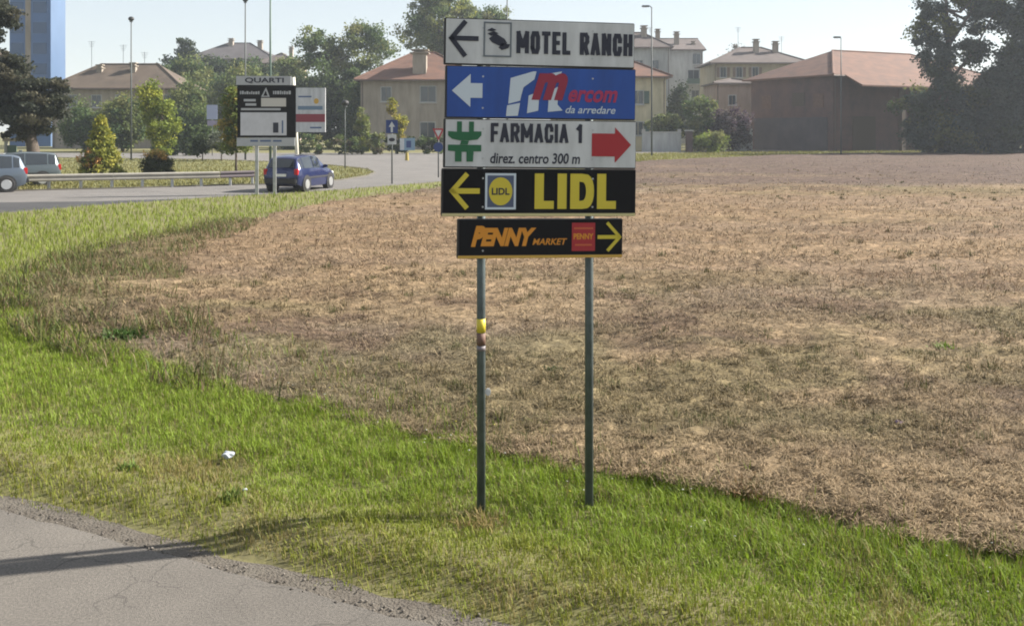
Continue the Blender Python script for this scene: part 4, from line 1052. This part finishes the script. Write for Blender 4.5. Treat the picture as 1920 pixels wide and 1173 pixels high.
# grey apartment house
D = 165
apt = building('apartment_house', 'tall pale grey apartment house with terraced roof behind the cream house', PX(1225, D), PX(1318, D), D, 14, PZ(95, D), PZ(66, D), M_PLGR, M_TILEG, style='gable', ridge_dir='x', over=0.5, cat='building',
      wins=[(6.9, 11.9, 1.9, 1.5), (2.0, 11.9, 1.2, 1.5), (7.4, 14.6, 1.3, 1.7), (4.6, 8.6, 1.3, 1.5), (2.0, 8.6, 1.3, 1.5), (7.2, 8.4, 1.3, 1.5)], chim=[(4.5, 3, .8, PZ(62, D)), (7.4, 3, .6, PZ(80, D))])
building('apartment_wing', 'lower front wing of the grey apartment house with brown roof', PX(1150, D - 8), PX(1256, D - 8), D - 8, 8, PZ(98, D), PZ(66, D), M_PLGR, M_TILEG, over=0.5, cat='building', wins=[(6.8, 13, 1.2, 1.5), (4.2, 13, 1.2, 1.5)], chim=[(5.4, 3, .9, PZ(60, D)), (7.7, 3, .7, PZ(66, D))], antennas=[(6.6, 4, 17, 19.6)])
b = MB(); b.box(5.6, 9.0, -1.3, -.003, 10.1, 10.25); bo = b.build('balcony', M_PLGR, apt); MB().box(5.6, 9.0, -1.3, -1.22, 10.254, 11.15).build('parapet', M_SHUT, bo)
# ochre house behind the barn
D = 150
building('ochre_house', 'ochre house with grey brown roof and two chimneys behind the barn', PX(1338, D), PX(1510, D), D, 11, PZ(120, D), PZ(84, D), M_PLYE, M_TILEG, over=0.8, shut=M_SHUB, wins=[(1.5, 11.4, .9, 1.5), (4.0, 11.4, .9, 1.5), (6.5, 11.4, .9, 1.5)], chim=[(7.5, 3.5, .8, PZ(76, D)), (10.6, 3.5, .8, PZ(80, D))], antennas=[(5, 5, 14, 19), (12, 5, 14, 17.5)])
D = 128
building('pink_annex', 'low pinkish plastered annex between ochre house and barn', PX(1342, D), PX(1416, D), D, 8, PZ(158, D), PZ(146, D), M_PLPK, M_TILEG, over=0.4, wins=[(2.2, 6.4, .9, 1.2)])
# the barn: its nearest corner points at the road, the long side with the porch runs off to the right
D = 108
TH = R(27)
wB, dB = 27.0, 13.6
ev = PZ(143, D)
barn = building('brick_barn', 'big dark brick barn with wide orange tiled roof at the field edge', PX(1562, D), PX(1562, D) + wB, D, dB, ev, PZ(95, 117), M_BRICK, M_TILE, over=0.8, cat='barn', rz=TH)
b = MB()          # the lower porch roof that carries the slope on towards the field
xs = 1.0
b.add([(xs, -.8, ev + .01), (wB, -.8, ev + .01), (wB, -3.3, ev - 1.25), (xs, -3.3, ev - 1.25), (xs, -.8, ev + .19), (wB, -.8, ev + .19), (wB, -3.3, ev - 1.07), (xs, -3.3, ev - 1.07)], [(0, 1, 2, 3), (4, 7, 6, 5), (0, 4, 5, 1), (1, 5, 6, 2), (2, 6, 7, 3), (3, 7, 4, 0)])
b.build('porch_roof', M_TILE, barn)
for k_ in range(1, 5):
    xx_ = xs + .6 + k_ * (wB - xs - 1.2) / 4
    MB().box(xx_ - .28, xx_ + .28, -3.0, -2.45, -.1, ev - 1.16).build('pillar', M_WOOD, barn)  # dark timber puts the trees' shade into the pillar colour
for k_ in range(3):
    MB().box(3.0 + 8 * k_, 6.6 + 8 * k_, -.06, .02, 0, 4.0).build('barn_door', M_WOOD, barn)
MB().box(-.06, .02, .8, dB - .6, 0.0, 3.9).build('plaster_panel', mat('grey_render', (0.065, 0.058, 0.068), .95, vary=.3, scale=.5), barn)
MB().box(-.07, .02, 4.4, 6.4, 5.2, 6.8).build('hay_hatch', M_WOOD, barn)
for k_ in range(2):
    MB().box(-.06, .02, 1.4 + 8.6 * k_, 3.0 + 8.6 * k_, 5.0, 6.6).build('brick_grille', mat('grille_brick', (.12, .07, .055), .95, vary=.3, scale=3) if k_ == 0 else MATS['grille_brick'], barn)
# blue tower
D = 140
tw = empty('blue_tower', (PX(18, D), D, 0)); tag(tw, 'tall blue clad tower behind the cedar', 'building')
w1 = PX(95, D) - PX(18, D)
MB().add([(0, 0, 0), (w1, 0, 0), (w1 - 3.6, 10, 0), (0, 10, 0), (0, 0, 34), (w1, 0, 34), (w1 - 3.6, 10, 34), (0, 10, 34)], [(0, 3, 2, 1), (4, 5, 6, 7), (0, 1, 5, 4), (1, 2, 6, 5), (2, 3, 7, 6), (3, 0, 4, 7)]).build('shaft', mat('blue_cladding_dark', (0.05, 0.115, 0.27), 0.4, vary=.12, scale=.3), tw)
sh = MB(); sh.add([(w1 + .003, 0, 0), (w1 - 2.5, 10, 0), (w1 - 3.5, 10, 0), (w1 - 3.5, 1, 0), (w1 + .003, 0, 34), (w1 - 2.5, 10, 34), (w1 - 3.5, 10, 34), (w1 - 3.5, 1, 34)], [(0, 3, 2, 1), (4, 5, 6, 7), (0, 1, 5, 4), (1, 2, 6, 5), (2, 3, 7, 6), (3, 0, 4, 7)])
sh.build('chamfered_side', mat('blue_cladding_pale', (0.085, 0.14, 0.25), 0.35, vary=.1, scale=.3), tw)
MB().box(2.3, 3.1, -.05, .02, 0, 34).build('beige_strip', M_PLBE, tw)
for k_ in range(11):
    MB().box(3.4, 5.4, -.04, .02, 1.5 + 3 * k_, 3.1 + 3 * k_).build('window_band', mat('tower_glass', (0.03, 0.07, 0.16), .15) if k_ == 0 else MATS['tower_glass'], tw)
for k_ in range(11):
    MB().box(.2, 2.0, -.04, .02, 1.5 + 3 * k_, 3.1 + 3 * k_).build('window_band', MATS['tower_glass'], tw)

# low garden walls beside the barn
def gwall(label, x0, x1, ytop, d, m):
    X0, X1, Z = PX(x0, d), PX(x1, d), PZ(ytop, d)
    b = MB(); b.box(0, X1 - X0, 0, .3, -.1, Z)
    root = empty('garden_wall', (X0, d, 0)); tag(root, label, 'wall', 'garden walls by the barn')
    b.build('wall_body', m, root); MB().box(-.05, X1 - X0 + .05, -.06, .36, Z + .003, Z + .12).build('coping', M_CONC, root)
    for xx_ in (.0, X1 - X0 - .35): MB().box(xx_, xx_ + .35, -.05, .35, Z + .123, Z + .4).build('pier_top', M_CONC, root)
gwall('low pale garden wall in front of the cream house', 1204, 1277, 249, 107, M_PLGR)
gwall('short pale garden wall touching the barn', 1376, 1411, 248, 108, M_PLGR)
gp = empty('gate_pillar', (PX(1292, 107), 107, 0)); tag(gp, 'dark gate pillar between low wall and yellow green bush', 'pillar')
MB().box(-.35, .35, -.3, .3, -.1, 2.3).build('shaft', M_BRICK, gp); MB().box(-.45, .45, -.4, .4, 2.303, 2.45).build('cap', M_CONC, gp)

# gateway under the cedar
gt = empty('garden_gateway', (PX(34, 62), 62, 0)); tag(gt, 'pale framed gateway under the cedar behind the parked cars', 'gateway')
MB().box(-.85, -.7, -.1, .1, 0, 1.75).build('gate_post', M_PLGR, gt); MB().box(.65, .8, -.1, .1, 0, 1.75).build('gate_post', M_PLGR, gt)
MB().box(-.95, .9, -.12, .12, 1.753, 1.95).build('beam', M_PLBE, gt); MB().box(-.68, -.1, -.03, .03, .1, 1.5).build('gate_leaf', M_SHUT, gt)
MB().tube([(.2, -.1, 0), (.2, -.1, .9), (.2, -.1, 1.2)], [.16, .15, .1], 10).build('white_bollard', M_WHITE, gt)

# ------------------------------------------------------------------ cars
M_TYRE = mat('tyre_rubber', (0.015, 0.015, 0.016), 0.85)
M_RIM = mat('alloy_rim', (0.55, 0.56, 0.58), 0.35, 0.8)
M_CARG = mat('car_glass', (0.02, 0.025, 0.03), 0.05, spec=0.9)
M_LAMPR = mat('tail_lens', (0.4, 0.01, 0.012), 0.25)
M_LAMPW = mat('head_lens', (0.75, 0.76, 0.78), 0.15)
M_TRIM = mat('black_trim', (0.02, 0.02, 0.022), 0.6)
M_PLATE = mat('number_plate', (0.7, 0.7, 0.66), 0.5)

def make_car(name, label, x, y, heading, paint, wagon=0.0, scale=1.0):
    """hatchback lofted along its length; +x is forward; heading: angle of +x from world +x"""
    root = empty(name, (x, y, 0.02), heading); tag(root, label, 'car', 'cars on the far road'); root.scale = (scale,) * 3
    w_ = wagon
    st = [(-1.94, .42, .62, .60, .72, .78, .69, .82, .56), (-1.88 , .30, .72, .60, .79, .90, .76, .96, .64), (-1.66 + w_ * -.1, .22, .78, .60, .82, .93, .79, 1.36 + .06 * w_, .58),
          (-1.42, .20, .80, .58, .83, .94, .80, 1.44, .61), (-.50, .18, .81, .58, .84, .93, .81, 1.48, .63), (.20, .18, .81, .58, .84, .92, .81, 1.43, .61),
          (.92, .18, .81, .58, .83, .91, .79, .965, .68), (1.45, .20, .78, .56, .81, .83, .73, .87, .60), (1.84, .26, .72, .52, .76, .68, .68, .73, .54), (1.96, .36, .62, .50, .68, .60, .61, .63, .46)]
    v, f = [], []
    for (sx, zb, ws, zm, wm, zl, wl, zr, wr) in st:
        half = [(0, zb), (ws, zb), (wm, zm), (wl, zl), (wr, zr), (wr * .5, zr + .035), (0, zr + .045)]
        ring = half + [(-a, c) for a, c in half[-2:0:-1]]
        v.append([(sx, a, c) for a, c in ring])
    n_ = len(v[0]); vs_ = [p_ for r_ in v for p_ in r_]
    for i in range(len(v) - 1):
        for k_ in range(n_):
            k2 = (k_ + 1) % n_; f.append((i * n_ + k_, i * n_ + k2, (i + 1) * n_ + k2, (i + 1) * n_ + k_))
    f.append(tuple(range(n_))); f.append(tuple((len(v) - 1) * n_ + k_ for k_ in range(n_)))
    b = MB(); b.add(vs_, f); body = b.build('body', paint, root, smooth=True)
    md = body.modifiers.new('edges', 'BEVEL'); md.width = 0.03; md.segments = 2; md.limit_method = 'ANGLE'; md.angle_limit = R(25)
    def patch(nm, q4, m, inset=.1, off=.012, par=root):
        a, b_, c, d_ = [Vector(p_) for p_ in q4]
        ctr = (a + b_ + c + d_) / 4
        nrm = (b_ - a).cross(d_ - a).normalized()
        if nrm.dot(ctr - Vector((ctr.x * .7, 0, .7))) < 0: nrm = -nrm
        pts = [p_.lerp(ctr, inset) for p_ in (a, b_, c, d_)]
        bb = MB(); bb.add([p_ + nrm * off for p_ in pts] + [p_ - nrm * .02 for p_ in pts], [(0, 1, 2, 3), (7, 6, 5, 4), (0, 4, 5, 1), (1, 5, 6, 2), (2, 6, 7, 3), (3, 7, 4, 0)])
        return bb.build(nm, m, par)
    def pt(i, side, lv): s_ = st[i]; return (s_[0], side * s_[6 if lv == 0 else 8], s_[5 if lv == 0 else 7])
    for sd_ in (1, -1):
        patch('side_window', [pt(2, sd_, 0), pt(3, sd_, 0), pt(3, sd_, 1), pt(2, sd_, 1)], M_CARG, .16)
        patch('side_window', [pt(3, sd_, 0), pt(4, sd_, 0), pt(4, sd_, 1), pt(3, sd_, 1)], M_CARG, .09)
        patch('side_window', [pt(4, sd_, 0), pt(5, sd_, 0), pt(5, sd_, 1), pt(4, sd_, 1)], M_CARG, .09)
        patch('side_window', [pt(5, sd_, 0), pt(6, sd_, 0), pt(6, sd_, 1), pt(5, sd_, 1)], M_CARG, .2)
        mb = MB(); mb.box(.62, .76, sd_ * .84 - .09, sd_ * .84 + .09, .93, 1.06); mb.build('mirror', paint, root, bevel=.03)
        tl = MB(); tl.box(-1.945, -1.80, sd_ * .69 - .085, sd_ * .69 + .085, .70, .96); tl.build('taillight', M_LAMPR, root, bevel=.02)
        hl = MB(); hl.box(1.74, 1.93, sd_ * .55 - .13, sd_ * .55 + .13, .60, .73); hl.build('headlight', M_LAMPW, root, bevel=.03)
        mb = MB(); mb.box(-1.1, 1.0, sd_ * .845 - .012, sd_ * .845 + .012, .54, .60); mb.build('side_strip', M_TRIM, root)
        for wx in (-1.18, 1.22):
            ar = MB(); ar.tube([(wx, sd_ * .60, .31), (wx, sd_ * .845, .31)], .375, 20); ar.build('wheel_arch', M_TRIM, root)
            wh = MB(); wh.tube([(wx, sd_ * .66, .30), (wx, sd_ * .70, .30), (wx, sd_ * .84, .30), (wx, sd_ * .865, .30)], [.28, .31, .31, .28], 24)
            wo_ = wh.build('wheel', M_TYRE, root)
            rm = MB(); rm.tube([(wx, sd_ * .862, .30), (wx, sd_ * .876, .30)], [.20, .19], 20); rm.build('rim', M_RIM, wo_)
    rear = [(-1.885, .6, 1.0), (-1.885, -.6, 1.0), (st[2][0] - .015, -.53, st[2][7]), (st[2][0] - .015, .53, st[2][7])]
    patch('rear_window', rear, M_CARG, .06, .02)
    patch('windscreen', [(.93, .64, 1.0), (.93, -.64, 1.0), (.2, -.56, 1.455), (.2, .56, 1.455)], M_CARG, .06, .02)
    mb = MB(); mb.box(-2.0, -1.86, -.72, .72, .34, .56); mb.build('bumper', M_TRIM if wagon < .5 else paint, root, bevel=.04)
    mb = MB(); mb.box(1.86, 2.01, -.66, .66, .3, .5); mb.build('bumper', M_TRIM if wagon < .5 else paint, root, bevel=.04)
    MB().box(-1.965, -1.93, -.26, .26, .64, .75).build('number_plate', M_PLATE, root)
    return root

P_BLUE = mat('dark_blue_paint', (0.012, 0.02, 0.082), 0.24, 0.35, coat=0.6)
P_SILV = mat('grey_blue_paint', (0.1, 0.125, 0.16), 0.3, 0.5, coat=0.6)
P_LIGHT = mat('pale_green_grey_paint', (0.085, 0.105, 0.115), 0.3, 0.4, coat=0.6)
xc, yc = G(549, 360)
make_car('hatchback_car', 'dark blue hatchback driving away behind the billboard posts', xc, yc + 1.5, R(77), P_BLUE, 0.1, 0.97)
xc, yc = G(46, 361)
make_car('estate_car', 'grey blue car cut by the picture edge, in front of the guardrail', xc - 2.15, yc + .1, R(210), P_SILV, 0.2, 1.0)
xc, yc = G(96, 352)
make_car('estate_car', 'pale grey green car behind the guardrail end', xc - 2.2, yc + .9, R(210), P_LIGHT, 0.6, 1.0)

# ------------------------------------------------------------------ guardrail
A = Vector((*G(-120, 361), 0)); Bp = Vector((*G(412, 349), 0)); Cp = Vector((*G(476, 346.5), 0))
gr = empty('guardrail', (0, 0, 0)); tag(gr, 'pale steel guardrail along the far road in front of the lawn', 'guardrail')
prof = [(0.0, .36), (.05, .40), (.05, .45), (.0, .49), (.0, .53), (.05, .57), (.05, .62), (.0, .66)]
def rail(a, b, m, nm, par):
    t_ = (b - a).normalized(); n_ = Vector((t_.y, -t_.x, 0))
    vs_ = []
    for p_ in (a, b):
        for (o_, z_) in prof: vs_.append(p_ + n_ * (o_ + .05) + Vector((0, 0, z_)))
        for (o_, z_) in prof[::-1]: vs_.append(p_ + n_ * (o_ + .035) + Vector((0, 0, z_)))
    k_ = len(prof) * 2
    return MB().add(vs_, [(i, (i + 1) % k_, k_ + (i + 1) % k_, k_ + i) for i in range(k_)] + [tuple(range(k_))[::-1], tuple(range(k_, 2 * k_))]).build(nm, m, par)
L = (Bp - A).length; ns = 5
M_RAIL = mat('weathered_rail', (0.33, 0.31, 0.27), 0.55, 0.25, vary=.2, scale=2)
for i in range(ns):
    rail(A.lerp(Bp, i / ns), A.lerp(Bp, (i + 1) / ns - .0006), M_RAIL, 'rail', gr)
tag(rail(Bp, Cp, mat('dark_rail', (0.09, 0.075, 0.085), .7, .2), 'rail', gr), 'dark end section of the rail')  # end section in a darker tone than the other rails
npst = 9
for i in range(npst):
    p_ = A.lerp(Bp, (i + .35) / npst)
    MB().box(p_.x - .05, p_.x + .05, p_.y - .03, p_.y + .07, -.1, .6).build('post', M_STEEL, gr)
for t_ in (.3, .95):
    p_ = Bp.lerp(Cp, t_); MB().box(p_.x - .05, p_.x + .05, p_.y - .03, p_.y + .07, -.1, .6).build('post', M_STEEL, gr)

# ------------------------------------------------------------------ billboards and road signs
D = 37.3; u_ = D / FPX
bb = empty('billboard', (PX(500, D), D, 0), R(4)); tag(bb, 'dark framed advertising billboard on two posts headed QUARTI', 'billboard')
def bx_(x): return (x - 500) * u_
def bz_(y): return PZ(y, D)
for xx_ in (481, 514): MB().box(bx_(xx_) - .06, bx_(xx_) + .06, .05, .15, -.2, bz_(150)).build('post', M_STEEL, bb)
MB().box(bx_(446), bx_(554), -.02, .04, bz_(258), bz_(160)).build('board', M_BLACK, bb)
hd = MB().box(bx_(444), bx_(545), -.02, .04, bz_(159.6), bz_(143)).build('header', mat('board_grey', (0.36, 0.37, 0.4), .6, vary=.1), bb)
text_mesh('lettering', 'QUARTI', bx_(460), bx_(532), bz_(157), bz_(146), -.026, M_INK, hd, bold=.03)
ft = MB().box(bx_(445), bx_(552), -.02, .04, bz_(274), bz_(258.4)).build('footer', MATS['board_grey'], bb)
for xx_, w2 in ((470, 14), (488, 20), (512, 16)): MB().box(bx_(xx_), bx_(xx_ + w2), -.026, -.02, bz_(266), bz_(262.5)).build('print_line', mat('print_blue', (.08, .12, .22), .6) if 'print_blue' not in MATS else MATS['print_blue'], ft)
ps = MB().box(bx_(452), bx_(537), -.028, -.02, bz_(254), bz_(211)).build('poster', mat('poster_grey', (.5, .5, .55), .6, vary=.15, scale=2), bb)
MB().box(bx_(512), bx_(522), -.034, -.028, bz_(249), bz_(230)).build('dark_figure', M_INK, ps)
MB().box(bx_(528), bx_(531), -.034, -.028, bz_(250), bz_(226)).build('grey_bar', MATS['print_blue'], ps)
tr_ = [(bx_(490), bz_(182)), (bx_(506), bz_(182)), (bx_(499), bz_(164))]
flat('triangle_emblem', [tr_], -.026, MATS['board_grey'], bb)
flat('triangle_cutout', [[(bx_(494), bz_(180)), (bx_(502), bz_(180)), (bx_(498.6), bz_(170))]], -.031, M_BLACK, bb)
for (xa, xb_, ya, yb_) in ((451, 486, 177, 172), (512, 541, 177, 171)):   # unreadable headline words: rows of short strokes
    k_ = xa
    r_ = random.Random(xa)
    while k_ < xb_:
        w2 = r_.uniform(2.2, 4.2); MB().box(bx_(k_), bx_(k_ + w2), -.027, -.02, bz_(ya), bz_(yb_ + r_.uniform(-1.2, 1.2))).build('headline_stroke', MATS['board_grey'], bb); k_ += w2 + 1.2
MB().box(bx_(458), bx_(480), -.026, -.02, bz_(190.5), bz_(186)).build('print_line', MATS['board_grey'], bb)
MB().box(bx_(461), bx_(481), -.026, -.02, bz_(198.5), bz_(194)).build('print_line', MATS['board_grey'], bb)
MB().box(bx_(490), bx_(536), -.026, -.02, bz_(200), bz_(184)).build('pale_box', mat('board_pale', (.46, .44, .42), .6), bb)
MB().box(bx_(453), bx_(526), -.026, -.02, bz_(207), bz_(203)).build('print_line', MATS['board_grey'], bb)

D = 45; u_ = D / FPX
b2 = empty('white_billboard', (PX(556, D), D, 0), R(-3)); tag(b2, 'small white billboard with red stripe behind the dark billboard', 'billboard')
def cx_(x): return (x - 556) * u_
MB().tube([(cx_(559), .08, -.1), (cx_(549), .08, PZ(145, D))], .085, 12).build('post', mat('white_post', (.62, .6, .52), .5), b2, smooth=True)
bd = MB().box(cx_(555), cx_(611), -.04, .04, PZ(248, D), PZ(165, D)).build('board', M_WHITE, b2)
MB().box(cx_(555.5), cx_(610.6), -.048, -.04, PZ(229, D), PZ(214, D)).build('red_stripe', mat('stripe_red', (.22, .035, .05), .5), bd)
MB().box(cx_(559), cx_(606), -.048, -.04, PZ(206, D), PZ(199, D)).build('blue_stripe', mat('stripe_blue', (.12, .18, .25), .5), bd)
MB().box(cx_(560), cx_(585), -.048, -.04, PZ(183, D), PZ(180, D)).build('print_line', MATS['print_blue'], bd)
MB().prism(disc(cx_(594), PZ(190, D), .12, .13, 14), -.048, -.04).build('orange_emblem', M_EDGE, bd)
MB().box(cx_(582), cx_(604), -.048, -.04, PZ(241, D), PZ(238, D)).build('print_line', MATS['print_blue'], bd)

def sign_pole(name, label, px, yb, ytop, group='small road signs'):
    x, y = G(px, yb); d = y
    r_ = empty(name, (x, y, 0)); tag(r_, label, 'road sign', group)
    MB().tube([(0, 0, -.1), (0, 0, PZ(ytop, d))], .035, 8).build('post', M_LAMP, r_, smooth=True)
    return r_, d / FPX, (lambda yy_: PZ(yy_, d))
M_RBLUE = mat('road_sign_blue', (.012, .035, .15), .4)
r_, u_, z_ = sign_pole('arrow_sign', 'blue square road sign with white arrow above a small plate', 735, 345, 224)
pl = MB().box(-11 * u_, 11 * u_, -.06, -.04, z_(250), z_(225)).build('plate', M_RBLUE, r_)
flat('arrow', [[(-2 * u_, z_(248)), (2 * u_, z_(248)), (2 * u_, z_(238)), (6 * u_, z_(238)), (0, z_(228)), (-6 * u_, z_(238)), (-2 * u_, z_(238))]], -.064, M_WHITE, pl)
pl = MB().box(-8 * u_, 8 * u_, -.06, -.04, z_(271), z_(252)).build('plate', M_WHITE, r_)
flat('car_symbol', [disc(0, z_(262), 6 * u_, 3.5 * u_, 12)], -.064, M_INK, pl)
r_, u_, z_ = sign_pole('yield_sign', 'white triangular yield sign with red border at the edge of the big sign', 822, 333, 240)
pl = MB().prism([(-11 * u_, z_(241)), (11 * u_, z_(241)), (0, z_(264))], -.06, -.04).build('plate', M_RED, r_)
flat('yield_centre', [[(-6.5 * u_, z_(244)), (6.5 * u_, z_(244)), (0, z_(257))]], -.064, M_WHITE, pl)
MB().prism(disc(0, z_(276), 9 * u_, 9 * u_, 20), -.06, -.04).build('plate', M_RBLUE, r_)
r_, u_, z_ = sign_pole('bollard_sign', 'low blue and white sign panel on a yellow foot at the junction', 765, 301, 262)
pl = MB().box(-15 * u_, 13 * u_, -.08, -.04, z_(282), z_(259)).build('plate', mat('pale_blue_sign', (.16, .25, .34), .5), r_)
MB().box(-15 * u_, -7 * u_, -.086, -.08, z_(281), z_(260)).build('white_field', M_WHITE, pl); MB().box(-3 * u_, 6 * u_, -.086, -.08, z_(277), z_(264)).build('blue_field', M_RBLUE, pl)
MB().tube([(-2 * u_, 0, -.02), (-2 * u_, 0, z_(286))], [.16, .12], 10).build('foot', mat('foot_yellow', (.3, .23, .04), .6), r_)
r_, u_, z_ = sign_pole('parking_sign', 'distant pale blue sign behind the silvery shrub', 398, 292, 196)
MB().box(-10 * u_, 10 * u_, -.06, -.04, z_(224), z_(197)).build('plate', mat('faded_blue_sign', (.3, .33, .45), .5), r_)
MB().box(-9 * u_, 9 * u_, -.06, -.04, z_(236), z_(226)).build('plate', mat('faded_mauve_sign', (.25, .22, .3), .5), r_)

# ------------------------------------------------------------------ street lamps
def lamp(label, px, yb, ytop, m, r0=.09, arm=0.0, head='flat', d=None):
    x, y = G(px, yb) if d is None else (PX(px, d), d)
    h = PZ(ytop, y)
    r_ = empty('street_lamp', (x, y, 0)); tag(r_, label, 'street lamp', 'street lamps')
    MB().tube([(0, 0, -.1), (0, 0, h * .5), (0, 0, h)], [r0 * .8, r0 * .65, r0 * .45], 10).build('pole', m, r_, smooth=True)
    if head == 'ball':
        bm = bmesh.new(); bmesh.ops.create_uvsphere(bm, u_segments=14, v_segments=8, radius=.24)
        for v in bm.verts: v.co.z *= .8
        me = bpy.data.meshes.new('lamp_head'); bm.to_mesh(me); bm.free(); me.materials.append(M_DARK); o = link_mesh('lamp_head', me, r_, (0, 0, h + .1))
        MB().tube([(0, 0, h - .16), (0, 0, h - .1)], .14, 12).build('collar', m, r_)
    else:
        MB().tube([(0, 0, h - .05), (-arm * .5, 0, h + .1), (-arm, 0, h + .08)], [r0 * .5, r0 * .4, r0 * .35], 8).build('arm', m, r_)
        hb = MB(); hb.box(-arm - .62, -arm + .12, -.16, .16, h + .02, h + .17); hb.build('lamp_head', M_LAMP, r_, bevel=.05)
        MB().box(-arm - .55, -arm - .1, -.11, .11, h - .01, h + .018).build('lens', M_LAMPW, r_)
    return r_
lamp('street lamp with round dark head left of the skyline spruce', 246, 300, 38, M_LAMP, .09, head='ball')
lamp('thin grey street lamp rising above the dark billboard', 460, 300, 2, M_LAMP, .1, head='ball')
lamp('thick greenish lamp post running out of the picture top', 507, 312, -60, M_LAMPG, .11, arm=1.2)
lamp('tall slim street lamp right of the big sign', 1222, 294, 14, M_LAMP, .11, arm=.3)
lamp('grey lamp post standing in front of the barn porch', 1577, 290.5, 72, M_LAMP, .09, arm=.15)
lamp('lamp post rising behind the top panel of the big sign', 951, 300, -10, M_LAMP, .1, arm=.5)
lamp('short thin pole lamp on the grass island', 647, 318, 196, M_LAMP, .05, head='ball')

# ------------------------------------------------------------------ air
hz = MB(); hz.box(-690, 690, -60, 890, -1.0, 46)
hm = bpy.data.materials.new('thin_haze'); hm.use_nodes = True; hm.node_tree.nodes.clear()
pv = hm.node_tree.nodes.new('ShaderNodeVolumePrincipled'); pv.inputs['Density'].default_value = 0.00042; pv.inputs['Color'].default_value = (0.8, 0.88, 1.0, 1); pv.inputs['Anisotropy'].default_value = 0.3
ho_ = hm.node_tree.nodes.new('ShaderNodeOutputMaterial'); hm.node_tree.links.new(pv.outputs[0], ho_.inputs['Volume'])
hob = hz.build('haze', hm); hob['kind'] = 'stuff'; hob['label'] = 'thin pale summer haze in the air'
